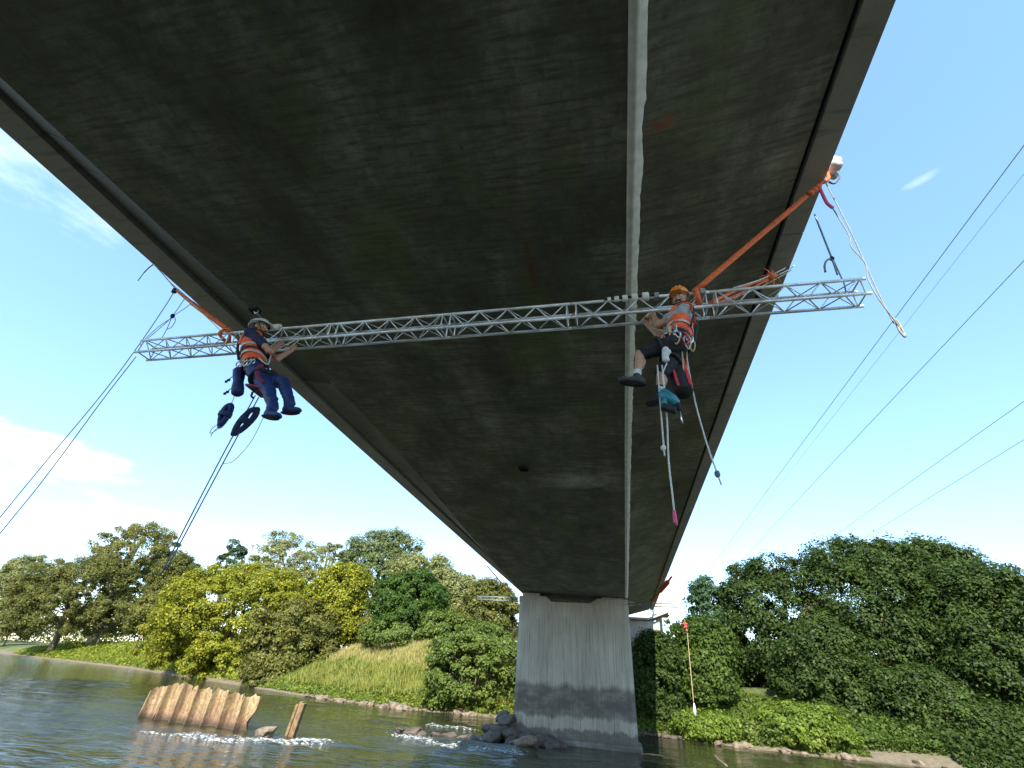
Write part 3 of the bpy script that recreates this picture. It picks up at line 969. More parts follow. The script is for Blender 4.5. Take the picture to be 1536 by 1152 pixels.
bpy.data.objects.remove(bpy.data.objects['bracket_temp'])
bk = thing('soffit_anchor', (-5.629, 5.000, 7.967), 'small dark anchor fitting above the left worker helmet', 'anchor')
MB().box((-5.662, 5.000, 7.985), (0.16, 0.12, 0.05)).build('plate', M['black'], bk)
MB().tube(curve_pts([(-5.700, 5.000, 8.018), (-5.605, 5.000, 7.908), (-5.575, 5.000, 7.990)], 5), 0.012, 8).build('ring', M['steel'], bk, True)
MB().tube([(-5.592, 5.000, 7.906), (-5.104, 4.700, 7.496)], 0.006, 6).build('cord', M['rope_grey'], bk, True)

# ropes under the left worker
for i, (p, lab) in enumerate(((((-3.936, 3.950, 5.634), (-4.052, 3.950, 4.848), (-4.185, 3.950, 3.703)), 'left strand of the doubled dark rope under the left worker'),
                              (((-3.881, 3.950, 5.605), (-3.994, 3.950, 4.847), (-4.148, 3.950, 3.745)), 'right strand of the doubled dark rope under the left worker'))):
    tag(MB().tube(curve_pts(p, 8), 0.0065, 8).build('working_rope', M['rope_blue'], None, True), lab, 'rope')
tag(MB().tube(curve_pts([(-3.666, 3.900, 5.363), (-3.706, 3.900, 5.046), (-3.822, 3.900, 4.822), (-3.999, 3.950, 4.802)], 8), 0.004, 6).build('thin_cord', M['rope_white'], None, True), 'thin pale cord looping away below the left worker boots', 'cord')


def coil(name, c, axis_v, length, width, n, m, label, tail=None):
    """Hank of rope: many loops hung side by side."""
    c = V(c); d = V(axis_v).normalized()
    s = d.cross(V(0.2, -0.8, -0.5)).normalized()
    w = d.cross(s)
    t = thing(name, c, label, 'rope coil')
    for k in range(n):
        ph = random.uniform(-0.6, 0.6)
        ww = width * random.uniform(0.5, 1.0)
        ln = length * random.uniform(0.85, 1.0)
        off = w * random.uniform(-0.03, 0.03) + d * random.uniform(-0.03, 0.03)
        pts = [c + off + d * (ln / 2 * math.cos(a)) + s * (ww / 2 * math.sin(a) * (0.75 + 0.25 * math.cos(a + ph))) for a in (2 * math.pi * i / 18 for i in range(19))]
        MB().tube(pts, 0.012, 6, cap=False).build('loop', m, t, True)
    for k in range(4):
        a = d * (length * (0.12 - 0.05 * k)) + c
        pts = [a + s * (width * 0.42 * math.cos(q)) + w * (0.05 * math.sin(q)) for q in (2 * math.pi * i / 12 for i in range(13))]
        MB().tube(pts, 0.012, 6, cap=False).build('wrap', m, t, True)
    if tail:
        for pts in tail:
            MB().tube(curve_pts(pts, 6), 0.004, 6).build('tail', M['rope_grey'], t, True)
    return t


coil('rope_coil', (-4.235, 3.950, 5.390), V((-4.211, 3.950, 5.535)) - V((-4.241, 3.950, 5.248)), 0.27, 0.15, 16, M['blue'], 'plump blue rope coil hanging on a thread left of the other coil',
     [[(-4.211, 3.950, 5.535), (-4.216, 3.950, 5.713)], [(-4.240, 3.950, 5.265), (-4.290, 3.950, 5.184), (-4.298, 3.950, 5.128)], [(-4.206, 3.950, 5.247), (-4.257, 3.950, 5.208), (-4.326, 3.950, 5.169), (-4.326, 3.950, 5.227), (-4.274, 3.950, 5.283)]])
coil('rope_coil', (-3.936, 3.950, 5.294), V((-3.831, 3.950, 5.499)) - V((-4.004, 3.950, 5.174)), 0.36, 0.15, 18, M['navy'], 'long slim blue rope coil hung on the doubled rope below the left worker')

# ropes under the right worker
rd = ((( (0.451, 3.750, 5.594), (0.426, 3.660, 5.112), (0.417, 3.660, 4.863), (0.412, 3.660, 4.663)), 'rope_white', 'short white rope with a knotted end below the teal drill'),
      (( (0.491, 3.750, 5.591), (0.469, 3.670, 5.052), (0.440, 3.670, 4.633), (0.437, 3.670, 4.334), (0.435, 3.670, 4.146)), 'rope_white', 'long white rope with a pink end below the right worker'))
for pts, mm, lab in rd:
    t = thing('working_rope', pts[0], lab, 'rope')
    MB().tube(curve_pts(pts, 8), 0.007, 8).build('rope', M[mm], t, True)
    e = V(pts[-1])
    if 'pink' in lab:
        MB().tube([e + V(0, 0, 0.08), e, e - V(-0.01, 0, 0.03)], [0.012, 0.016, 0.009], 8).build('end_sleeve', M['pink'], t, True)
    else:
        MB().ell(e + V(-0.002, 0, 0.07), ((0.022, 0, 0), (0, 0.022, 0), (0, 0, 0.026)), 10, 6).build('knot', M['rope_white'], t, True)
lr = thing('tail_rope', (0.751, 3.950, 5.784), 'grey tail rope with a blue end knot hanging right of the black bag', 'rope')
MB().tube(curve_pts([(0.752, 3.920, 5.968), (0.753, 3.950, 5.616), (0.768, 3.950, 5.243), (0.802, 3.950, 4.896), (0.839, 3.950, 4.653), (0.860, 3.950, 4.526)], 8), 0.007, 8).build('rope', M['rope_white'], lr, True)
MB().ell((0.844, 3.950, 4.618), ((0.024, 0, 0), (0, 0.024, 0), (0, 0, 0.032)), 10, 6).build('knot', M['rope_blue'], lr, True)
tag(MB().tube(curve_pts([(0.753, 3.900, 5.889), (0.736, 3.900, 5.659), (0.706, 3.880, 5.537), (0.691, 3.860, 5.620), (0.704, 3.860, 5.825)], 8), 0.008, 8).build('gear_loop', M['rope_tan'], None, True), 'narrow loop of tan cord against the side of the black bag', 'cord')

# ------------------------------------------------------------------ people


def frame(fwd, up):
    f = V(fwd).normalized()
    s = f.cross(V(up)).normalized()      # person's right-hand side when f is forward
    u = s.cross(f).normalized()
    return f, s, u


def head_shapes(mb, c, f, s, u, k):
    c = V(c)
    mb.ell(c + u * 0.025 * k, (s * 0.074 * k, f * 0.093 * k, u * 0.098 * k))          # skull
    mb.ell(c - u * 0.045 * k + f * 0.022 * k, (s * 0.056 * k, f * 0.066 * k, u * 0.072 * k))  # jaw
    mb.ell(c - u * 0.095 * k + f * 0.062 * k, (s * 0.026 * k, f * 0.024 * k, u * 0.022 * k), 10, 6)  # chin
    mb.cap(c + f * 0.090 * k + u * 0.012 * k, c + f * 0.112 * k - u * 0.028 * k, 0.010 * k, 0.016 * k, 10)  # nose
    for sg in (-1, 1):
        mb.ell(c + s * (0.040 * k * sg) - u * 0.020 * k + f * 0.066 * k, (s * 0.026 * k, f * 0.022 * k, u * 0.022 * k), 10, 6)  # cheeks
        mb.ell(c + s * (0.080 * k * sg) - u * 0.010 * k - f * 0.006 * k, (s * 0.011 * k, f * 0.022 * k, u * 0.034 * k), 10, 6)  # ears
    mb.cap(c + s * 0.04 * k + f * 0.080 * k + u * 0.030 * k, c - s * 0.04 * k + f * 0.080 * k + u * 0.030 * k, 0.014 * k, 0.014 * k, 10)  # brow


def face_parts(root, c, f, s, u, k, beard=True):
    c = V(c)
    for sg in (-1, 1):
        e = c + s * (0.031 * k * sg) + f * 0.083 * k + u * 0.006 * k
        ey = MB().ell(e, (s * 0.014 * k, f * 0.012 * k, u * 0.009 * k), 10, 6).build('eye', M['eye'], root, True)
        MB().ell(e + f * 0.009 * k, (s * 0.006 * k, f * 0.004 * k, u * 0.006 * k), 8, 6).build('iris', M['hair'], ey, True)
        MB().cap(e + f * 0.010 * k + u * 0.020 * k - s * 0.014 * k, e + f * 0.010 * k + u * 0.020 * k + s * 0.014 * k, 0.005 * k, 0.004 * k, 8).build('eyebrow', M['hair'], root, True)
    MB().ell(c + f * 0.092 * k - u * 0.062 * k, (s * 0.024 * k, f * 0.008 * k, u * 0.008 * k), 10, 6).build('mouth', M['lip'], root, True)
    MB().ell(c + f * 0.094 * k - u * 0.060 * k, (s * 0.017 * k, f * 0.008 * k, u * 0.004 * k), 10, 6).build('teeth', M['eye'], root, True)
    if beard:
        mb = MB()
        mb.ell(c - u * 0.070 * k + f * 0.022 * k, (s * 0.063 * k, f * 0.064 * k, u * 0.052 * k))
        mb.ell(c - u * 0.105 * k + f * 0.060 * k, (s * 0.034 * k, f * 0.034 * k, u * 0.026 * k), 12, 8)
        mb.cap(c + f * 0.096 * k - u * 0.045 * k - s * 0.028 * k, c + f * 0.096 * k - u * 0.045 * k + s * 0.028 * k, 0.010 * k, 0.010 * k, 8)
        fuse(mb, 'beard', M['hair'], root, 0.008, 2)
    mb = MB()
    mb.ell(c + u * 0.018 * k - f * 0.022 * k, (s * 0.080 * k, f * 0.085 * k, u * 0.098 * k))
    fuse(mb, 'hair', M['hair'], root, 0.009, 2)


def helmet(root, c, f, s, u, k, m):
    c = V(c) + u * 0.048 * k
    up = (u - f * 0.12).normalized()
    fw = (f - up * f.dot(up)).normalized()
    sd = fw.cross(up)
    mb = MB()
    mb.ell(c, (sd * 0.100 * k, fw * 0.122 * k, up * 0.098 * k), 28, 12, -0.08, 1.0)
    h = mb.build('helmet', m, root, True)
    MB().tube([c + sd * (0.103 * k * math.cos(a)) + fw * (0.125 * k * math.sin(a)) - up * 0.008 * k for a in (2 * math.pi * i / 28 for i in range(29))], 0.006 * k, 8, cap=False).build('rim', m, h, True)
    MB().ell(c + fw * 0.128 * k - up * 0.008 * k, (sd * 0.070 * k, fw * 0.032 * k, up * 0.007 * k), 16, 6).build('peak', m, h, True)
    for j in (-1, 0, 1):
        MB().tube([c + sd * (0.035 * k * j) + fw * (0.122 * k * math.sin(a)) * (1.0 - 0.06 * abs(j)) + up * (0.100 * k * math.cos(a)) * (1.0 - 0.06 * abs(j)) for a in np.linspace(-1.2, 1.2, 12)], 0.007 * k, 6).build('rib', m, h, True)
    for sg in (-1, 1):
        MB().tube(curve_pts([c + sd * (0.096 * k * sg) + fw * 0.01 * k, c + sd * (0.084 * k * sg) + fw * 0.03 * k - up * 0.09 * k, c + fw * 0.05 * k + sd * (0.02 * k * sg) - up * 0.165 * k], 5), 0.006 * k, 6).build('chin_strap', M['black'], h, True)
    return h


def hand_shapes(mb, wrist, palm_dir, grip, k, spread_dir):
    """Palm plus four fingers of unequal length curled round a bar, and a thumb from the palm's side."""
    w = V(wrist); d = V(palm_dir).normalized(); sp = V(spread_dir); sp = (sp - d * sp.dot(d)).normalized()
    g = V(grip); g = (g - d * g.dot(d)).normalized()     # direction the fingers curl towards
    kn = w + d * 0.085 * k
    mb.cap(w, w + d * 0.02 * k, 0.026 * k, 0.03 * k, 10)
    for i in range(4):
        o = sp * ((i - 1.5) * 0.021 * k)
        mb.cap(w + d * 0.015 * k + o * 0.7, kn + o, 0.016 * k, 0.013 * k, 10)
        ln = (0.040, 0.046, 0.043, 0.034)[i] * k
        a = kn + o
        b = a + (d * 0.55 + g * 0.85).normalized() * ln
        c = b + (g * 0.9 - d * 0.45).normalized() * ln * 0.8
        e = c + (-d * 0.9 + g * 0.1).normalized() * ln * 0.6
        mb.cap(a, b, 0.0105 * k, 0.0098 * k, 8); mb.cap(b, c, 0.0098 * k, 0.009 * k, 8); mb.cap(c, e, 0.009 * k, 0.008 * k, 8)
    t0 = w + d * 0.02 * k - sp * 0.03 * k
    t1 = t0 + (d * 0.5 - sp * 0.5 + g * 0.6).normalized() * 0.042 * k
    t2 = t1 + (d * 0.4 + g * 0.8 + sp * 0.2).normalized() * 0.034 * k
    mb.cap(t0, t1, 0.014 * k, 0.012 * k, 8); mb.cap(t1, t2, 0.011 * k, 0.009 * k, 8)


def shoe(root, ankle, toe, up, k, m, boot=False):
    a, t = V(ankle), V(toe)
    shin = V(up).normalized()
    d = (t - a); d = d.normalized()
    u = V(up); u = (u - d * u.dot(d)).normalized()
    sd = d.cross(u)
    mb = MB()
    base = a - u * 0.045 * k
    mb.ell(base - d * 0.03 * k, (sd * 0.038 * k, d * 0.05 * k, u * 0.042 * k))
    mb.ell(base + d * 0.05 * k - u * 0.008 * k, (sd * 0.040 * k, d * 0.075 * k, u * 0.036 * k))
    mb.ell(base + d * 0.125 * k - u * 0.016 * k, (sd * 0.044 * k, d * 0.060 * k, u * 0.028 * k))
    if boot:
        mb.cap(base, a + shin * 0.09 * k, 0.047 * k, 0.054 * k)
    else:
        mb.cap(base, a + shin * 0.015 * k, 0.043 * k, 0.041 * k)
    o = fuse(mb, 'shoe', m, root, 0.010, 2)
    mb = MB()
    mb.ell(base + d * 0.05 * k - u * 0.046 * k, (sd * 0.046 * k, d * 0.135 * k, u * 0.012 * k), 16, 6)
    mb.build('sole', M['black'], o, True)
    return o


# ---- right worker: grey shirt, orange vest and helmet, black shorts
K = 0.92
pr = dict(head=V((0.789, 4.000, 6.577)), neck=V((0.802, 4.020, 6.446)), chest=V((0.760, 4.000, 6.282)), waist=V((0.705, 3.930, 6.029)), pelvis=V((0.643, 3.880, 5.852)))
root = thing('person', pr['pelvis'], 'person in orange helmet and vest hugging the truss, bare shin raised, smiling at the camera', 'person')
bodyf = V(-0.93, 0.25, 0.0)
tup = (pr['neck'] - pr['pelvis']).normalized()
f, s, u = frame(bodyf, tup)          # s: right-hand side = away from camera (+Y)
shN = V((0.754, 3.900, 6.305)); shF = pr['neck'] + s * 0.14 * K - u * 0.05
elN = V((0.533, 3.980, 6.245)); wrN = V((0.526, 4.200, 6.553)); hdN = V((0.520, 4.270, 6.680))
elF = V(0.58, 4.28, 6.32); wrF = V(0.47, 4.33, 6.52)
hipN = pr['pelvis'] - s * 0.085 * K; hipF = pr['pelvis'] + s * 0.085 * K
kn1, an1, to1 = V((0.315, 3.840, 5.795)), V((0.257, 3.720, 5.457)), V((0.110, 3.680, 5.462))
kn2, an2, to2 = V((0.488, 3.840, 5.562)), V((0.441, 3.780, 5.300)), V((0.351, 3.740, 5.268))
hd = pr['head']
hf, hs, hu = frame(V(-0.42, -0.82, -0.30), V(-0.05, -0.25, 1))
mb = MB()
head_shapes(mb, hd, hf, hs, hu, K)
mb.cap(hd - hu * 0.05, pr['neck'] - u * 0.03, 0.050 * K, 0.058 * K)
torso = ((pr['neck'] - u * 0.07, 0.105, 0.085), (pr['chest'], 0.135, 0.10), (pr['waist'], 0.125, 0.095), (pr['pelvis'], 0.13, 0.10))


def torso_shapes(mb, rows, s, f, grow=0.0, k=1.0):
    rows = [(V(p), a * k + grow, b * k + grow) for p, a, b in rows]
    for (p, a, b), (q, c, d) in zip(rows[:-1], rows[1:]):
        ax = (q - p)
        for t in (0, 0.25, 0.5, 0.75, 1.0):
            A, B = a + (c - a) * t, b + (d - b) * t
            mb.ell(p.lerp(q, t), (s * A, f * B, ax.normalized() * max(ax.length * 0.42, 0.07)), 18, 10)


torso_shapes(mb, torso, s, f, 0, K)
for sh, el, wr in ((shN, elN, wrN), (shF, elF, wrF)):
    mb.cap(sh, el, 0.052 * K, 0.042 * K); mb.cap(el, wr, 0.042 * K, 0.028 * K)
    mb.ell(el.lerp(wr, 0.25), [(x * y) for x, y in zip(frame((wr - el), V(0, 0.3, 1)), (0.09 * K, 0.045 * K, 0.045 * K))], 12, 8)
hand_shapes(mb, wrN, hdN - wrN + V(0, 0.02, 0.03), V(0.2, 1.0, 0.2), K, V(1, 0, 0.1))
hand_shapes(mb, wrF, V(-0.05, 0.0, 1), V(0.0, -1.0, 0.1), K, V(1, 0, 0.1))
for hp, kn, an, to in ((hipN, kn1, an1, to1), (hipF, kn2, an2, to2)):
    mb.cap(hp, kn, 0.082 * K, 0.054 * K); mb.cap(kn, an.lerp(kn, 0.06), 0.050 * K, 0.033 * K)
    cf = kn.lerp(an, 0.3) + V(0.02, 0.02, 0)
    mb.cap(cf, kn.lerp(an, 0.55) + V(0.012, 0.012, 0), 0.050 * K, 0.040 * K)
fuse(mb, 'body', M['skin'], root, 0.0105, 3)
face_parts(root, hd, hf, hs, hu, K, True)
helmet(root, hd, hf, hs, hu, K * 1.06, M['helmet_o'])
mb = MB()
torso_shapes(mb, ((pr['neck'] - u * 0.075, 0.112, 0.088), (pr['chest'], 0.137, 0.102), (pr['waist'], 0.127, 0.097)), s, f, 0.012, K)
for sh, el in ((shN, elN), (shF, elF)):
    mb.cap(sh, sh.lerp(el, 0.55), 0.068 * K, 0.066 * K)
    mb.cap(sh, pr['neck'] - u * 0.06, 0.066 * K, 0.06 * K)
fuse(mb, 'shirt', M['grey_shirt'], root, 0.0115, 3, 0.011)
mb = MB()
torso_shapes(mb, ((pr['chest'].lerp(pr['waist'], 0.25), 0.142, 0.110), (pr['chest'].lerp(pr['waist'], 0.5), 0.142, 0.110), (pr['waist'] + u * 0.01, 0.140, 0.112)), s, f, 0.022, K)
vest = fuse(mb, 'vest', M['vest'], root, 0.0115, 2, 0.011)
nk = pr['neck']
for sg in (-1, 1):
    MB().tube(curve_pts([pr['chest'] + s * 0.10 * sg + f * 0.10, nk + s * 0.062 * sg + f * 0.05 - u * 0.005, nk + s * 0.066 * sg - f * 0.08 - u * 0.03, pr['chest'] + s * 0.08 * sg - f * 0.13], 5), 0.024, 10, flat=0.35).build('shoulder_strap', M['vest'], vest, True)
wa = pr['chest'].lerp(pr['waist'], 0.72)
MB().tube([wa + s * (0.158 * math.cos(a)) + f * (0.130 * math.sin(a)) for a in (2 * math.pi * i / 26 for i in range(27))], 0.020, 8, cap=False, flat=0.25, flat_dir=tuple(f)).build('reflective_strip', M['reflect'], vest, True)
# shorts
mb = MB()
torso_shapes(mb, ((pr['waist'] - u * 0.04, 0.128, 0.100), (pr['pelvis'], 0.140, 0.112)), s, f, 0.012, K)
mb.cap(hipN, hipN.lerp(kn1, 0.86), 0.098 * K, 0.078 * K); mb.cap(hipF, hipF.lerp(kn2, 0.92), 0.098 * K, 0.082 * K)
fuse(mb, 'shorts', M['black'], root, 0.0115, 3, 0.011)
shoe(root, an1, to1, kn1 - an1, K * 1.05, M['shoe']); shoe(root, an2, to2, kn2 - an2, K * 1.05, M['black'])
MB().cap(an1.lerp(kn1, 0.02), an1.lerp(kn1, 0.20), 0.040 * K, 0.041 * K).build('sock', M['sock'], root, True)
MB().cap(an2.lerp(kn2, 0.02), an2.lerp(kn2, 0.30), 0.040 * K, 0.043 * K).build('sock', M['black'], root, True)
# harness with gear
hn = MB()
for lvl, rr in ((0.0, 0.155), (0.25, 0.158)):
    c = pr['waist'].lerp(pr['pelvis'], 0.35 + lvl)
    hn.tube([c + s * (rr * math.cos(a)) + f * (rr * 0.84 * math.sin(a)) for a in (2 * math.pi * i / 24 for i in range(25))], 0.024, 8, cap=False, flat=0.35, flat_dir=tuple(f))
for hp, kn in ((hipN, kn1), (hipF, kn2)):
    d = (kn - hp).normalized(); e1 = d.orthogonal().normalized(); e2 = d.cross(e1); c = hp.lerp(kn, 0.38)
    hn.tube([c + e1 * (0.104 * math.cos(a)) + e2 * (0.104 * math.sin(a)) for a in (2 * math.pi * i / 20 for i in range(21))], 0.02, 8, cap=False, flat=0.4)
for sg in (-1, 1):
    hn.tube(curve_pts([pr['waist'] + s * 0.10 * sg - f * 0.13, pr['chest'] + s * 0.09 * sg - f * 0.145, nk + s * 0.07 * sg - f * 0.075, nk + s * 0.07 * sg + f * 0.06], 5), 0.014, 8, flat=0.4)
har = hn.build('harness', M['black'], root, True)
belt = pr['waist'].lerp(pr['pelvis'], 0.5)
gear = (('reflect', 0.0, 0.16), ('rope_tan', 0.35, 0.17), ('red', 0.7, 0.16), ('steel', 1.0, 0.12), ('rope_tan', 1.3, 0.18), ('red', -0.3, 0.14), ('rope_white', -0.6, 0.18), ('steel', -0.9, 0.12), ('rope_tan', -1.2, 0.14), ('steel', 0.2, 0.10), ('rope_white', 0.9, 0.20))
for i, (mm, ang, ln) in enumerate(gear):
    an = -math.pi + ang * 1.0
    p = belt + s * (0.165 * math.cos(an)) + f * (0.15 * math.sin(an) + 0.02)
    q = V(random.uniform(-0.03, 0.03), -0.01, -ln)
    MB().tube(curve_pts([p, p + q * 0.5 + V(0.03, -0.015, 0), p + q, p + q * 0.55 - V(0.03, 0.012, 0), p], 6), 0.007 if mm != 'steel' else 0.009, 6).build('carabiner' if mm == 'steel' else 'gear_sling', M[mm], har, True)
for dx, mm in ((0.0, 'steel'), (0.05, 'rope_tan'), (0.09, 'steel')):
    c = belt - s * 0.175 + f * (dx - 0.02)
    MB().box(c, (0.035, 0.03, 0.085)).build('ascender', M[mm], har, bevel=0.006)
c = hipN.lerp(kn2, 0.45) - s * 0.10
mb = MB()
for q in range(6):
    mb.ell(c + V(random.uniform(-.02, .02), random.uniform(-.02, .02), -0.025 * q), ((0.035, 0, 0), (0, 0.03, 0), (0, 0, 0.03)), 8, 6)
fuse(mb, 'rag', M['sock'], har, 0.009, 2)
for sg, px in ((0, 0), (1, 0.02)):
    MB().tube(curve_pts([pr['waist'] - s * 0.1 + f * 0.1 + V(px, 0, 0), V(0.50 + px, 4.16, 6.36), V(0.50 + px, 4.29, 6.66)], 6), 0.008, 6).build('lanyard', M['rope_tan'], har, True)

# bag, drill and rope bag hung from the right worker
bt, bb = V((0.646, 3.980, 5.750)), V((0.664, 3.860, 5.349))
bag = thing('tool_bag', bb, 'tall black cylindrical bag with red straps hanging behind the right worker legs', 'bag')
d = (bb - bt).normalized()
MB().tube([bt, bt + d * 0.012, bt.lerp(bb, 0.5), bb - d * 0.015, bb], [0.065, 0.078, 0.085, 0.085, 0.074], 18).build('shell', M['black'], bag, True)
e = V(-0.25, -0.85, 0.25)
for off, w in ((0.058, 0.016), (-0.05, 0.012)):
    MB().tube(curve_pts([bt + V(off * 0.6, -0.08, 0.13), bt + V(off, -0.083, -0.02), bt.lerp(bb, 0.5) + V(off, -0.08, 0), bb + V(off, -0.072, 0.04)], 6), w, 8, flat=0.4, flat_dir=(0, 1, 0)).build('strap', M['red'], bag, True)
MB().tube([bt + V(0.055, -0.075, -0.16), bt + V(0.075, -0.07, -0.27)], [0.028, 0.02], 10, flat=0.5, flat_dir=(0, 1, 0)).build('flap', M['red'], bag, True)
MB().tube(curve_pts([bt + V(-0.05, 0, 0), bt + V(-0.02, 0, 0.14), bt + V(0.05, 0, 0)], 6), 0.01, 8).build('handle', M['red'], bag, True)

dc = V((0.494, 3.620, 5.164))
drill = thing('cordless_drill', dc, 'teal and black cordless drill dangling among the ropes under the right worker', 'drill')
mb = MB().tube([dc + V(-0.055, 0, 0.075), dc + V(-0.05, 0, 0.07), dc + V(0.03, 0, -0.01), dc + V(0.055, 0, -0.05), dc + V(0.06, 0, -0.055)], [0.035, 0.043, 0.045, 0.036, 0.028], 14)
mb.build('housing', M['teal'], drill, True)
MB().tube([dc + V(0.058, 0, -0.055), dc + V(0.07, 0, -0.085), dc + V(0.073, 0, -0.12)], [0.026, 0.022, 0.012], 12).build('chuck', M['black'], drill, True)
MB().tube([dc + V(-0.02, 0, 0.03), dc + V(-0.04, -0.01, -0.03), dc + V(-0.035, -0.01, -0.075)], [0.026, 0.024, 0.026], 10).build('handle', M['teal'], drill, True)
MB().box(dc + V(-0.01, -0.01, -0.10), (0.12, 0.06, 0.05), (V(0.9, 0, -0.4).normalized(), V(0, 1, 0), V(0.4, 0, 0.9).normalized())).build('battery', M['black'], drill, bevel=0.008)
MB().tube([dc + V(0.073, 0, -0.12), dc + V(0.083, 0, -0.24)], 0.006, 6).build('bit', M['steel'], drill, True)
MB().ell(dc + V(-0.055, -0.035, 0.085), ((0.02, 0, 0), (0, 0.012, 0), (0, 0, 0.02)), 10, 6).build('badge', M['sock'], drill, True)
tag(MB().tube(curve_pts([(0.534, 3.750, 5.610), (0.478, 3.680, 5.445), (0.471, 3.620, 5.251)], 6), 0.007, 6).build('drill_lanyard', M['rope_white'], None, True), 'pale lanyard from the harness down to the teal drill', 'cord')

# ---- left worker: white helmet, dark shirt, orange vest, blue trousers
K = 0.98
pl = dict(head=V((-4.316, 3.980, 6.658)), neck=V((-4.303, 3.970, 6.521)), chest=V((-4.250, 3.960, 6.334)), waist=V((-4.132, 3.950, 6.080)), pelvis=V((-4.017, 3.940, 5.923)))
root = thing('person', pl['pelvis'], 'person in white helmet and orange vest sitting in a harness near the left truss end', 'person')
tup = (pl['neck'] - pl['pelvis']).normalized()
f, s, u = frame(V(0.95, 0.22, 0.25), tup)     # s: right-hand side = towards camera (-Y)
nk = pl['neck']
shN = nk + s * 0.13 - u * 0.065; shF = nk - s * 0.13 - u * 0.065
elN = V((-3.939, 3.920, 6.229)); wrN = V((-4.051, 4.120, 6.486)); hdN = V((-4.154, 4.240, 6.681))
elF = V(-4.02, 4.14, 6.28); wrF = V(-3.98, 4.27, 6.50)
hipN = pl['pelvis'] + s * 0.085; hipF = pl['pelvis'] - s * 0.085
kn1, an1, to1 = V((-3.624, 3.800, 5.572)), V((-3.379, 3.680, 5.270)), V((-3.157, 3.630, 5.217))
kn2, an2, to2 = V((-3.601, 3.920, 5.765)), V((-3.333, 3.840, 5.413)), V((-3.140, 3.800, 5.389))
hd = pl['head']
hf, hs, hu = frame(V(0.88, 0.42, 0.12), V(-0.15, 0, 1))
mb = MB()
head_shapes(mb, hd, hf, hs, hu, K)
mb.cap(hd - hu * 0.05, nk - u * 0.03, 0.050 * K, 0.058 * K)
torso_shapes(mb, ((nk - u * 0.07, 0.105, 0.085), (pl['chest'], 0.135, 0.10), (pl['waist'], 0.125, 0.095), (pl['pelvis'], 0.13, 0.10)), s, f, 0, K)
for sh, el, wr in ((shN, elN, wrN), (shF, elF, wrF)):
    mb.cap(sh, el, 0.052 * K, 0.042 * K); mb.cap(el, wr, 0.044 * K, 0.028 * K)
hand_shapes(mb, wrN, hdN - wrN, V(-0.2, 1.0, 0.2), K, V(-1, 0, 0.1))
hand_shapes(mb, wrF, V(-0.1, 0.05, 1), V(-0.1, 0.5, 0.2), K, V(-1, 0, 0.1))
for hp, kn, an, to in ((hipN, kn1, an1, to1), (hipF, kn2, an2, to2)):
    mb.cap(hp, kn, 0.082 * K, 0.054 * K); mb.cap(kn, an.lerp(kn, 0.2), 0.050 * K, 0.035 * K)
fuse(mb, 'body', M['skin'], root, 0.0105, 3)
face_parts(root, hd, hf, hs, hu, K, True)
helmet(root, hd, hf, hs, hu, K * 1.02, M['helmet_w'])
MB().tube([hd + hu * 0.045 + hs * (0.101 * math.cos(a)) + hf * (0.122 * math.sin(a)) for a in (2 * math.pi * i / 26 for i in range(27))], 0.011, 8, cap=False).build('goggle_band', M['black'], root, True)
mb = MB()
torso_shapes(mb, ((nk - u * 0.06, 0.112, 0.090), (pl['chest'], 0.137, 0.102), (pl['waist'], 0.127, 0.097)), s, f, 0.012, K)
for sh, el in ((shN, elN), (shF, elF)):
    mb.cap(sh, sh.lerp(el, 0.62), 0.070 * K, 0.062 * K)
    mb.cap(sh, nk - u * 0.05, 0.066 * K, 0.062 * K)
fuse(mb, 'shirt', M['navy'], root, 0.0115, 3, 0.011)
mb = MB()
torso_shapes(mb, ((nk - u * 0.10, 0.118, 0.098), (pl['chest'], 0.142, 0.112), (pl['waist'] + u * 0.0, 0.140, 0.112)), s, f - s * 0.0, 0.020, K)
vest = fuse(mb, 'vest', M['vest'], root, 0.0115, 2, 0.011)
for sg in (-1, 1):
    MB().tube(curve_pts([pl['chest'] + s * 0.09 * sg + f * 0.12, nk + s * 0.085 * sg + f * 0.06 - u * 0.01, nk + s * 0.09 * sg - f * 0.09 - u * 0.03, pl['chest'] + s * 0.09 * sg - f * 0.13], 5), 0.036, 10, flat=0.35).build('shoulder_strap', M['vest'], vest, True)
for lv in (0.25, 0.72):
    wa = pl['chest'].lerp(pl['waist'], lv)
    MB().tube([wa + s * (0.164 * math.cos(a)) + f * (0.135 * math.sin(a)) for a in (2 * math.pi * i / 26 for i in range(27))], 0.020, 8, cap=False, flat=0.25, flat_dir=tuple(f)).build('reflective_strip', M['reflect'], vest, True)
mb = MB()
torso_shapes(mb, ((pl['waist'] - u * 0.03, 0.130, 0.102), (pl['pelvis'], 0.142, 0.116)), s, f, 0.012, K)
for hp, kn, an in ((hipN, kn1, an1), (hipF, kn2, an2)):
    mb.cap(hp, kn, 0.098 * K, 0.072 * K); mb.cap(kn, an.lerp(kn, 0.08), 0.070 * K, 0.056 * K)
fuse(mb, 'trousers', M['blue'], root, 0.0115, 3, 0.011)
shoe(root, an1, to1, kn1 - an1, K * 1.08, M['blue'], True); shoe(root, an2, to2, kn2 - an2, K * 1.08, M['blue'], True)
hn = MB()
c = pl['waist'].lerp(pl['pelvis'], 0.45)
hn.tube([c + s * (0.160 * math.cos(a)) + f * (0.138 * math.sin(a)) for a in (2 * math.pi * i / 24 for i in range(25))], 0.034, 8, cap=False, flat=0.35, flat_dir=tuple(f))
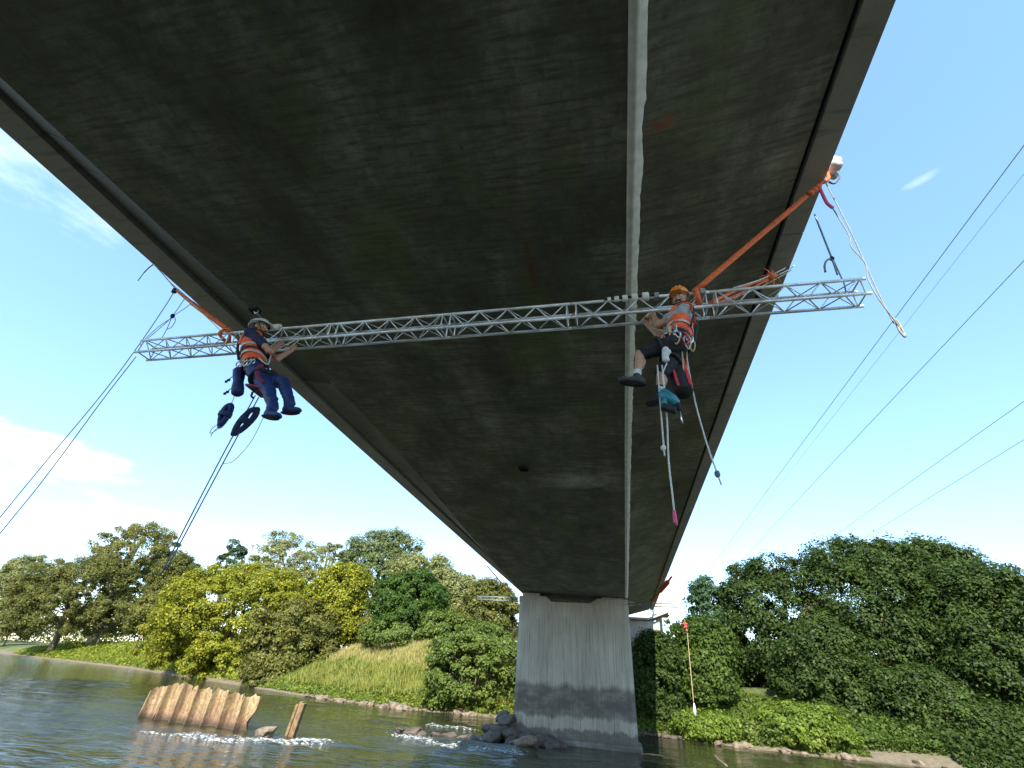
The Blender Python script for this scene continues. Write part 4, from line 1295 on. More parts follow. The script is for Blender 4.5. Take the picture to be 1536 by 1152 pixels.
for hp, kn in ((hipN, kn1), (hipF, kn2)):
    d = (kn - hp).normalized(); e1 = d.orthogonal().normalized(); e2 = d.cross(e1); c = hp.lerp(kn, 0.40)
    hn.tube([c + e1 * (0.103 * math.cos(a)) + e2 * (0.103 * math.sin(a)) for a in (2 * math.pi * i / 20 for i in range(21))], 0.026, 8, cap=False, flat=0.4)
for sg in (-1, 1):
    hn.tube(curve_pts([pl['waist'] + s * 0.10 * sg - f * 0.13, pl['chest'] + s * 0.08 * sg - f * 0.145, nk + s * 0.07 * sg - f * 0.08, nk + s * 0.06 * sg + f * 0.07], 5), 0.016, 8, flat=0.4)
hn.tube([pl['chest'].lerp(pl['waist'], 0.5) + s * (0.170 * math.cos(a)) + f * (0.140 * math.sin(a)) for a in (2 * math.pi * i / 24 for i in range(25))], 0.012, 8, cap=False, flat=0.4, flat_dir=tuple(f))
har = hn.build('harness', M['black'], root, True)
MB().tube(curve_pts([hipN + s * 0.06 + f * 0.10, kn1.lerp(hipN, 0.55) + s * 0.10, kn1.lerp(hipN, 0.2) + s * 0.08], 6), 0.030, 8, flat=0.5).build('leg_strap', M['maroon'], har, True)
bw = pl['waist'].lerp(pl['pelvis'], 0.5) + s * 0.17
for i, mm in enumerate(('steel', 'reflect', 'steel', 'rope_white', 'steel')):
    p = bw + f * (0.04 * i - 0.10)
    MB().tube(curve_pts([p, p + V(0.025, -0.01, -0.05), p + V(0.0, -0.01, -0.10), p + V(-0.025, -0.01, -0.05), p], 6), 0.008, 6).build('carabiner' if mm == 'steel' else 'gear_sling', M[mm], har, True)
MB().tube(curve_pts([bw + f * 0.1, V((-3.865, 3.880, 6.013)), V((-4.077, 4.100, 6.359)), V(-4.0, 4.29, 6.68)], 6), 0.009, 6).build('lanyard', M['rope_white'], har, True)
seat = thing('work_seat', (-3.846, 3.900, 5.609), 'narrow dark work seat plate under the left worker thighs', 'seat')
MB().box((-3.796, 3.880, 5.629), (0.26, 0.28, 0.03), (V(0.97, 0, -0.2).normalized(), V(0, 1, 0), V(0.2, 0, 0.97).normalized())).build('plate', M['maroon'], seat, bevel=0.01)
MB().tube(curve_pts([(-3.889, 3.850, 5.616), (-3.885, 3.850, 5.564), (-3.849, 3.850, 5.537)], 5), 0.012, 8).build('hook', M['navy'], seat, True)

sb = thing('tool_bag', (-4.182, 3.950, 5.675), 'small navy bag with waisted middle hanging behind the left worker hip', 'bag')
a, b = V((-4.308, 3.950, 6.016)), V((-4.183, 3.950, 5.657))
MB().tube([a.lerp(b, t) for t in (0, 0.06, 0.3, 0.5, 0.75, 0.94, 1)], [0.05, 0.068, 0.065, 0.056, 0.068, 0.066, 0.045], 16).build('shell', M['blue'], sb, True)
MB().tube(curve_pts([a + V(-0.03, 0, 0), a + V(0.05, 0, 0.07), (-4.197, 3.930, 6.052)], 5), 0.011, 8).build('strap', M['sock'], sb, True)
for k, (p, lab) in enumerate((((-4.392, 3.950, 5.870), 'higher small dark clip dangling left of the navy bag'), ((-4.337, 3.950, 5.702), 'lower small dark clip dangling left of the navy bag'))):
    q = V(p)
    t = thing('gear_clip', q, lab, 'clip')
    MB().tube(curve_pts([q, q + V(0.02, 0, 0.035), q + V(0.045, 0, 0.05)], 4), 0.006, 6).build('cord', M['rope_grey'], t, True)
    MB().box(q, (0.035, 0.02, 0.03)).build('clip_body', M['navy'], t, bevel=0.005)
    MB().box(q + V(-0.025, 0, -0.02), (0.03, 0.02, 0.03)).build('clip_body', M['navy'], t, bevel=0.005)

# ------------------------------------------------------------------ things at the far truss
fs_ = thing('lifting_sling', (2.143, 36.000, 7.957), 'small distant orange sling at the right deck edge above the far truss', 'sling')
MB().tube(curve_pts([(2.090, 35.900, 7.901), (2.484, 34.000, 8.214), (2.858, 32.000, 8.455), (3.116, 31.000, 8.704)], 5), [0.06] * 6 + [0.14] * 6 + [0.06] * 4, 8, flat=0.4, flat_dir=(0, 1, 0)).build('webbing', M['orange'], fs_, True)
fl = thing('tie_rope', (-8.635, 33.000, 9.346), 'thin distant sling at the left deck edge above the far truss', 'rope')
MB().tube(sag((-8.252, 31.000, 9.046), (-7.732, 36.000, 8.219), 0.0), 0.035, 6).build('rope', M['orange'], fl, True)
rr = thing('weighted_rope', (4.303, 37.000, 6.613), 'tan rope with a red rag on top and pale weight below, before the right trees', 'rope')
MB().tube(curve_pts([(3.820, 36.100, 7.542), (4.224, 36.600, 6.653), (4.225, 36.800, 4.858), (4.175, 37.000, 2.172)], 6), 0.022, 6).build('rope', M['rope_tan'], rr, True)
mb = MB()
for k in range(6):
    mb.ell(V((4.215, 36.600, 6.574)) + V(random.uniform(-0.2, 0.2), 0, random.uniform(-0.25, 0.2)), ((0.10, 0, 0), (0, 0.09, 0), (0, 0, 0.07)), 8, 6)
fuse(mb, 'rag', M['red'], rr, 0.04, 2)
MB().tube([(4.198, 37.000, 2.345), (4.187, 37.000, 1.968), (4.190, 37.000, 1.697)], [0.04, 0.10, 0.07], 10).build('weight', M['sock'], rr, True)

# ------------------------------------------------------------------ power lines overhead on the right
for i, (x, lab) in enumerate(((12.15, 'power line nearest the bridge, running high above the river'), (12.75, 'faint thin line beside the power line nearest the bridge'), (15.05, 'second power line from the bridge'),
                              (21.5, 'third power line from the bridge'), (24.4, 'power line farthest right from the bridge'))):
    pts = [(x, y, 17.1 - 0.00006 * (y - 30) ** 2 * 2 + (2.2 if y > 400 else 0) * 0) for y in np.linspace(-60, 230, 60)]
    tag(MB().tube(pts, 0.007 if i == 1 else 0.016, 6).build('power_line', M['cable'], None, True), lab, 'power line', 'power lines')

# ------------------------------------------------------------------ sheet piles, post, rocks, white water
sp = thing('sheet_pile_wall', (-21.8, 26.0, 0), 'row of rusty tan sheet piles with ragged tops standing in the river', 'sheet piles')
px0, py0, px1, py1 = -25.35, 26.35, -18.1, 25.7
tops = [1.42, 1.62, 1.58, 1.50, 1.56, 1.50, 1.42]
edges = np.linspace(0, 1, 8)
for i in range(7):
    a, b = edges[i] + 0.0065, edges[i + 1] - 0.0065
    nu, nv = 16, 14
    vs, fs = [], []
    for side in (0, 1):
        for v in range(nv + 1):
            for q in range(nu + 1):
                t = q / nu
                w = a + (b - a) * t
                x = px0 + (px1 - px0) * w; y = py0 + (py1 - py0) * w
                prof = 0.20 * min(1.0, 2.4 * math.sin(math.pi * min(1, max(0, (t - 0.1) / 0.8)))) + (0.09 if t < 0.12 else 0.0) * -1.6
                top = tops[i] + 0.20 * noise.noise(V(x * 2.6, 1.3, i)) + 0.13 * noise.noise(V(x * 8, 4.3, i)) - (0.22 if (i, q) in ((1, 0), (4, 0), (4, 1), (3, 16), (5, 16), (5, 15), (0, 0), (0, 1), (2, 7)) else 0)
                z = -0.7 + (top + 0.7) * v / nv
                if i == 6 and t > 0.5:      # eaten-away right edge
                    x -= (t - 0.5) * 0.9 * (0.75 * math.exp(-((z - 0.30) / 0.38) ** 2))
                if i == 0:
                    x += 0.10 * z - 0.12
                n = 0.03 * noise.noise(V(x * 3, z * 3, i))
                vs.append((x + 0.05 * z, y + prof + n + side * 0.07, z))
    st = (nu + 1) * (nv + 1)
    for side in (0, 1):
        for v in range(nv):
            for q in range(nu):
                o = side * st + v * (nu + 1) + q
                fs.append((o, o + 1, o + nu + 2, o + nu + 1))
    for v in range(nv):
        for q in (0, nu):
            o = v * (nu + 1) + q
            fs.append((o, o + nu + 1, o + nu + 1 + st, o + st))
    for q in range(nu):
        o = nv * (nu + 1) + q
        fs.append((o, o + 1, o + 1 + st, o + st))
    mb = MB(); mb.add(vs, fs)
    mb.build('sheet_pile', M['rust'], sp)
    if i:
        w = edges[i]
        x, y = px0 + (px1 - px0) * w, py0 + (py1 - py0) * w
        MB().tube([(x - 0.035, y + 0.12, -0.6), (x, y + 0.12, 0.4), (x + 0.05 * tops[i] - 0.02, y + 0.12, tops[i] - 0.15)], [0.085, 0.08, 0.065], 8).build('interlock', M['rust_gap_shade'], sp)

post = thing('timber_post', (-15.6, 25.3, 0), 'leaning weathered timber post beside the sheet piles with foam at its foot', 'post')
vs, fs = [], []
mb = MB()
for k, (dx, zt) in enumerate(((-0.16, 1.30), (0.0, 1.42), (0.15, 1.36))):
    mb.box((-15.62 + dx + 0.02, 25.3 + 0.05 * (k % 2), zt / 2 - 0.35), (0.15, 0.28, zt + 0.7), (V(1, 0, 0), V(0, 1, 0), V(0.14, 0, 1).normalized()))
mb.build('shaft', M['timber'], post, bevel=0.03)
MB().box((-15.42, 25.18, 0.55), (0.06, 0.06, 1.3), (V(1, 0, 0), V(0, 1, 0), V(0.14, 0, 1).normalized())).build('splinter', M['timber'], post)


def rock_mesh(seed, m, flat=0.7):
    import bmesh
    bm = bmesh.new()
    bmesh.ops.create_icosphere(bm, subdivisions=3, radius=1.0)
    off = V(seed * 7.3, seed * 1.7, 0)
    for v in bm.verts:
        p = v.co.copy()
        d = 1 + 0.42 * noise.noise(p * 1.1 + off) + 0.18 * noise.noise(p * 2.7 + off)
        q = p * d
        for k in range(5):       # chisel a few facets
            nrm = V(noise.noise(off + V(k, 0, 0)), noise.noise(off + V(0, k, 3)), noise.noise(off + V(2, 0, k)) + 0.15).normalized()
            e = q.dot(nrm) - 0.72
            if e > 0:
                q -= nrm * e * 0.8
        v.co = V(q.x, q.y, q.z * flat)
    me = bpy.data.meshes.new('rock'); bm.to_mesh(me); bm.free()
    me.materials.append(m)
    return me


RT = [rock_mesh(i + 1, M['rock']) for i in range(5)]
RD = [rock_mesh(i + 11, M['rock_dark']) for i in range(5)]


def rock(me, loc, sx, sy=None, sz=None, label='', group=None, name='rock'):
    o = bpy.data.objects.new(name, me); COL.objects.link(o)
    o.location = loc; o.scale = (sx, sy or sx, sz or sx)
    o.rotation_euler = (random.uniform(-0.3, 0.3), random.uniform(-0.3, 0.3), random.uniform(0, 6.28))
    return tag(o, label, 'rock', group)


rock(RT[0], (-16.75, 24.9, 0.12), 0.52, 0.45, 0.42, 'pale brown rock in the foam between the sheet piles and the timber post', name='boulder')
for i in range(54):
    if i < 34:
        x = random.uniform(-32, -8.5)
    else:
        x = random.uniform(3.2, 24)
    y = float(np.interp(x, SHORE[:, 0], SHORE[:, 1])) + random.uniform(-0.5, 0.35)
    r = random.choice((0.16, 0.2, 0.28, 0.36) if x > 0 else (0.2, 0.28, 0.35, 0.5))
    rock(RT[i % 5], (x, y, 0.02 + 0.1 * r), r * random.uniform(0.9, 1.6), r, r * random.uniform(0.7, 1.1),
         'small tan stone on the waterline left of the pier' if x < 0 else 'small tan stone on the waterline right of the pier', 'stones along the left waterline' if x < 0 else 'stones along the right waterline')
for x, y, r, lab in ((-19.6, 47.3, 0.85, 'largest reddish tan boulder in the water below the grassy slope'), (-20.9, 47.6, 0.6, 'middling boulder left of the largest reddish tan boulder'), (-18.5, 47.2, 0.55, 'low boulder right of the largest reddish tan boulder'),
                     (-29.5, 51.3, 0.6, 'pale pointed boulder where the dark bush ends at the waterline'), (-31.0, 52.4, 0.45, 'grey stone beside the pale pointed boulder'), (7.2, 41.6, 0.5, 'squarish pale stone at the right waterline'), (6.0, 41.7, 0.4, 'low pale stone left of the squarish one')):
    rock(RT[int(r * 100) % 5], (x, y, 0.08), r, r * 0.8, r * 0.8, lab, name='boulder')
LINE = ('left end rock of the wet dark line left of the pier', 'largest rock near the left end of the wet dark line', 'third rock from the left in the wet dark line by the pier',
        'fourth rock from the left in the wet dark line by the pier', 'fifth rock from the left in the wet dark line by the pier', 'second rock from the right in the wet dark line by the pier',
        'right end rock of the wet dark line, nearest the pier boulders', 'small rock behind the largest rock of the wet dark line')
HEAP = ('large dark boulder against the left corner of the pier', 'dark boulder in the middle of the heap at the pier foot', 'large dark boulder behind the flat pale one at the pier foot', 'leftmost dark boulder of the heap, at the water',
        'dark boulder right of the heap middle, against the pier', 'rightmost dark boulder of the heap along the pier face', 'topmost dark boulder of the heap at the pier corner', 'upper dark boulder leaning on the left side of the pier',
        'low dark boulder just left of the flat pale one', 'low dark boulder just right of the flat pale one', 'dark boulder at the outer left edge of the heap')
for k, (x, y, r) in enumerate(((-12.6, 31.6, 0.42), (-12.0, 31.4, 0.6), (-11.3, 31.3, 0.42), (-10.4, 31.3, 0.38), (-9.6, 31.1, 0.5), (-8.8, 31.0, 0.42), (-8.0, 30.8, 0.5), (-12.3, 31.9, 0.35))):
    rock(RD[k % 5], (x, y, 0.02), r * 1.1, r * 0.8, r * 0.6, LINE[k], 'line of wet dark rocks left of the pier')
for k, (x, y, z, r) in enumerate(((-6.9, 32.5, 0.35, 0.75), (-6.2, 32.0, 0.3, 0.7), (-5.5, 31.8, 0.2, 0.72), (-7.3, 31.6, 0.1, 0.6), (-4.6, 31.9, 0.15, 0.6), (-3.9, 32.0, 0.1, 0.62), (-6.6, 32.3, 0.95, 0.55), (-7.0, 33.0, 1.1, 0.5), (-6.0, 31.2, 0.0, 0.5), (-4.2, 31.5, 0.0, 0.4), (-7.6, 32.6, 0.4, 0.6))):
    rock(RD[k % 5], (x, y, z), r, r * 0.9, r * 0.85, HEAP[k], 'boulders heaped at the left foot of the pier', 'boulder')
rock(RT[2], (-5.2, 30.4, 0.12), 0.95, 0.6, 0.42, 'flat pale boulder at the front of the heap by the pier', name='boulder')
for k in range(9):
    rock(RD[k % 5], (1.0 + 0.32 * k, 43.0 - 0.06 * k, 0.15), 0.24, 0.22, 0.2, 'dim stone in the bridge shadow right of the pier', 'stones in the bridge shadow')
tag(MB().tube(curve_pts([(0.7, 32.2, 0.02), (1.3, 32.1, 0.05), (2.0, 31.9, 0.04)], 5), [0.05] * 9 + [0.02] * 2, 6).build('driftwood', M['timber'], None, True), 'thin stick of driftwood floating at the right foot of the pier', 'driftwood')
tag(MB().tube(curve_pts([(4.480, 33.000, 0.200), (4.367, 31.000, 0.206), (4.399, 29.000, 0.203)], 5), 0.05, 6).build('driftwood', M['rock'], None, True), 'pale branch lying in the water near the bottom edge right of the pier', 'driftwood')


def foam_sheet(path, width, thr, step=0.04, lift=0.012):
    """Ragged sheet of broken water following a path on the river surface."""
    P = np.array([(p.x, p.y) for p in curve_pts([(*p, 0) for p in path], 10)])
    x = np.arange(P[:, 0].min() - 1.5, P[:, 0].max() + 1.5, step); y = np.arange(P[:, 1].min() - 1.2, P[:, 1].max() + 1.2, step)
    X, Y = np.meshgrid(x, y)
    D = np.full(X.shape, 9.0)
    for p in P:
        D = np.minimum(D, np.hypot((X - p[0]) * 0.8, Y - p[1]))
    nz = np.array([[0.7 * noise.noise(V(u * 1.3, v * 4.2, 1.0)) + 0.55 * noise.noise(V(u * 3.4, v * 10.0, 3.0)) + 0.2 * noise.noise(V(u * 7, v * 18, 7.0)) for u, v in zip(r1, r2)] for r1, r2 in zip(X, Y)])
    q = np.clip(1 - D / width, 0, 1) + nz * 0.9
    Z = wave(X, Y) + lift + np.clip(q - thr, 0, 1) * 0.14 - 0.012
    ny_, nx_ = X.shape
    idx = np.arange(nx_ * ny_).reshape(ny_, nx_)
    F = np.stack([idx[:-1, :-1], idx[:-1, 1:], idx[1:, 1:], idx[1:, :-1]], -1)
    keep = (q[:-1, :-1] > thr) & (q[1:, 1:] > thr) & (D[:-1, :-1] < width)
    return np.stack([X, Y, Z], -1).reshape(-1, 3), F[keep], np.clip((q - thr) * 2.6, 0, 1).ravel()


VV, FF, DD, o = [], [], [], 0
for pth, w_, th_ in (([(-18.9, 22.9), (-17.4, 22.4), (-16.2, 22.5), (-15.2, 23.4), (-14.3, 24.5), (-13.7, 25.1)], 0.8, 0.64),
                     ([(-15.9, 23.2), (-15.0, 23.9), (-14.0, 24.8)], 0.65, 0.36),
                     ([(-20.6, 22.3), (-19.0, 22.6), (-16.6, 22.1)], 0.6, 0.62),
                     ([(-12.0, 30.2), (-10.0, 29.0), (-7.4, 28.2), (-5.6, 28.6)], 1.5, 0.86),
                     ([(-12.6, 36.6), (-11.2, 36.4), (-9.8, 36.2)], 0.5, 0.55), ([(-27.0, 32.5), (-25.2, 32.2)], 0.4, 0.55)):
    a, b, dd = foam_sheet(pth, w_, th_ - 0.16)
    used, inv = np.unique(b, return_inverse=True)
    if not len(used): continue
    VV.append(a[used]); DD.append(dd[used]); FF.append(inv.reshape(-1, 4) + o); o += len(used)
me = np_mesh('white_water', np.concatenate(VV), np.concatenate(FF), True)
at = me.attributes.new('density', 'FLOAT', 'POINT'); at.data.foreach_set('value', np.concatenate(DD).astype(np.float32))
me.materials.append(M['foam'])
wwo = bpy.data.objects.new('white_water', me); COL.objects.link(wwo)
tag(wwo, 'white foam streaks where the current breaks round the post', kind='stuff')

# ------------------------------------------------------------------ trees and plants
LEAF = dict(
    olive=leaf_mat('olive_leaves', (0.055, 0.068, 0.014), (0.165, 0.17, 0.036), (0.28, 0.265, 0.06)),
    dark_olive=leaf_mat('dark_olive_leaves', (0.040, 0.052, 0.012), (0.125, 0.135, 0.03), (0.24, 0.225, 0.055)),
    yellow=leaf_mat('yellow_green_leaves', (0.065, 0.09, 0.010), (0.225, 0.24, 0.020), (0.44, 0.41, 0.032)),
    gold=leaf_mat('golden_leaves', (0.10, 0.11, 0.010), (0.23, 0.22, 0.015), (0.36, 0.31, 0.02)),
    pale=leaf_mat('pale_willow_leaves', (0.11, 0.13, 0.045), (0.23, 0.25, 0.09), (0.36, 0.36, 0.14)),
    poplar=leaf_mat('poplar_leaves', (0.06, 0.09, 0.035), (0.14, 0.18, 0.07), (0.24, 0.28, 0.11)),
    green=leaf_mat('deep_green_leaves', (0.022, 0.050, 0.007), (0.052, 0.105, 0.013), (0.10, 0.165, 0.028)),
    ash=leaf_mat('ash_leaves', (0.018, 0.036, 0.007), (0.045, 0.078, 0.014), (0.095, 0.135, 0.026)),
    bluish=leaf_mat('bluish_leaves', (0.030, 0.060, 0.026), (0.062, 0.115, 0.046), (0.10, 0.17, 0.07)),
    bright=leaf_mat('bright_weed_leaves', (0.055, 0.10, 0.012), (0.13, 0.195, 0.024), (0.23, 0.28, 0.04)),
    bramble=leaf_mat('bramble_leaves', (0.045, 0.085, 0.014), (0.115, 0.165, 0.030), (0.20, 0.24, 0.05)),
    mid=leaf_mat('mid_green_leaves', (0.028, 0.055, 0.009), (0.070, 0.115, 0.018), (0.13, 0.19, 0.035)),
    slope=leaf_mat('sunny_weed_leaves', (0.085, 0.12, 0.012), (0.20, 0.245, 0.028), (0.34, 0.36, 0.05)),
    grass=leaf_mat('yellow_green_grass', (0.13, 0.15, 0.03), (0.27, 0.28, 0.06), (0.42, 0.40, 0.12), 0.3),
    straw=leaf_mat('straw_grass', (0.26, 0.22, 0.08), (0.42, 0.36, 0.14), (0.55, 0.48, 0.22), 0.25),
)


def leaves_mesh(pos, nrm, size, rng, aspect=0.5, tri=False):
    """One four-cornered leaf per point, facing roughly along nrm."""
    n = len(pos)
    nrm = nrm / (np.linalg.norm(nrm, axis=1, keepdims=True) + 1e-9)
    rv = rng.normal(size=(n, 3))
    a = np.cross(nrm, rv); a /= np.linalg.norm(a, axis=1, keepdims=True) + 1e-9
    b = np.cross(nrm, a)
    s = size * rng.uniform(0.6, 1.35, n)[:, None]
    A, B = a * s * 0.5, b * s * 0.5 * aspect
    fold = nrm * s * 0.10
    if tri:
        v = np.stack([pos - A, pos + A * 0.55 - B * 1.25, pos + A * 0.55 + B * 1.25], 1).reshape(-1, 3)
        return v, np.arange(n * 3).reshape(n, 3)
    v = np.stack([pos - A, pos - B * 1.0 - A * 0.1 + fold, pos + A, pos + B + A * 0.1 + fold], 1).reshape(-1, 3)
    f = np.arange(n * 4).reshape(n, 4)
    return v, f


def crown_points(c, R, rng, nclump, cr, per, flat=0.75, low=-0.75, shell=0.55, drop=0.0):
    """Leaf positions in clumps spread through an uneven ellipsoid of half sizes R about c."""
    c, R = np.array(c), np.array(R)
    d = rng.normal(size=(nclump * 3, 3)); d /= np.linalg.norm(d, axis=1, keepdims=True)
    d = d[d[:, 2] > low][:nclump]
    n = len(d)
    # broad bulges so that the outline is uneven
    bul = np.ones(n)
    for k in range(7):
        ax = rng.normal(size=3); ax /= np.linalg.norm(ax)
        bul += rng.uniform(-0.20, 0.24) * np.exp(-((1 - d @ ax) / 0.22))
    lowm = d[:, 2] < 0
    hn = np.hypot(d[:, 0], d[:, 1]) + 1e-6
    want = np.maximum(hn, 0.9 * np.sqrt(rng.random(n)) ** 0.6)
    d[:, :2] *= np.where(lowm, want / hn, 1.0)[:, None]
    rad = (shell + (1 - shell) * rng.random(n) ** 0.45) * np.clip(bul, 0.6, 1.3)
    sq = (np.abs(d) ** 3.2).sum(1) ** (1 / 3.2)
    cc = c + d / (0.25 + 0.75 * sq)[:, None] * R * rad[:, None] * 0.97
    crs = cr * (0.45 + 1.0 * rng.random(n) ** 1.6)
    u = rng.normal(size=(n, per, 3)); u /= np.linalg.norm(u, axis=2, keepdims=True)
    u[:, :, 2] = np.where((u[:, :, 2] < -0.25) & (rng.random((n, per)) < 0.6), -u[:, :, 2] * 0.7, u[:, :, 2])
    rr = np.clip(0.80 + 0.17 * rng.normal(size=(n, per, 1)), 0.05, 1.5)
    off = u * rr * crs[:, None, None]
    off[:, :, 2] *= flat
    off[:, :, 2] -= drop * (off[:, :, 0] ** 2 + off[:, :, 1] ** 2) / (crs[:, None] + 1e-6)
    pos = (cc[:, None, :] + off).reshape(-1, 3)
    nrm = (u * 0.9 + d[:, None, :] * 0.5 + rng.normal(size=u.shape) * 0.55 + np.array([0, 0, 0.45])).reshape(-1, 3)
    return pos, nrm, cc


def leaf_obj(name, v, f, m, parent=None, org=(0, 0, 0)):
    me = np_mesh(name, v - np.array(org), f)
    me.materials.append(m)
    o = bpy.data.objects.new(name, me); COL.objects.link(o)
    if parent: o.parent = parent
    return o


def tree(name, spec, leafk, label, cat='tree', leaf=0.3, nclump=110, cr=1.1, per=120, low=-0.75, shell=0.55, depth=0.85, flat=0.85, bark='bark', limbs=6, drop=0.0, show=0.0, seed=1, aspect=0.5, group=None):
    x, y, zb, zt, hw = spec
    rng = np.random.default_rng(seed)
    gz = float(bank_height(np.array([x]), np.array([y]))[0])
    base = (x, y, min(gz, zb) - 0.1)
    t = thing(name, base, label, cat, group)
    h = zt - zb
    c = (x, y, (zb + zt) / 2 + h * show * 0.5)
    R = (max(hw - cr * 0.55, 0.3), max((hw * depth) - cr * 0.55, 0.3), max(h * (0.5 - show * 0.5) - cr * flat * 0.55, 0.3))
    tri = True
    if tri:
        per = int(per * 2.0)
    pos, nrm, cc = crown_points(c, R, rng, nclump, cr, per, flat, low, shell, drop)
    keep = pos[:, 2] > bank_height(pos[:, 0], pos[:, 1]) + 0.02
    v, f = leaves_mesh(pos[keep], nrm[keep], leaf * (1.12 if y > 60 else 1.0), rng, aspect, tri)
    leaf_obj('crown', v, f, LEAF[leafk], t, base)
    tr = 0.035 * h if cat == 'tree' else 0.02 * h
    fork = V(x, y, base[2] + (c[2] - base[2]) * 0.55)
    MB().tube(curve_pts([base, (x + 0.1 * hw * rng.normal() * 0.4, y, base[2] + (fork.z - base[2]) * 0.5), fork], 4), [tr * (1.25 - 0.05 * i) for i in range(9)], 8).build('trunk', M[bark], t, True)
    order = np.argsort(-cc[:, 2])
    pick = order[np.linspace(0, len(order) * 0.75, limbs).astype(int)]
    for k in pick:
        e = V(*cc[k])
        mid = fork.lerp(e, 0.5) + V(rng.normal() * 0.1 * hw, rng.normal() * 0.1 * hw, 0.08 * h)
        MB().tube(curve_pts([fork - V(0, 0, 0.2), mid, e], 5), [tr * 0.62 * (1 - 0.075 * i) for i in range(11)], 6).build('limb', M[bark], t, True)
    return t


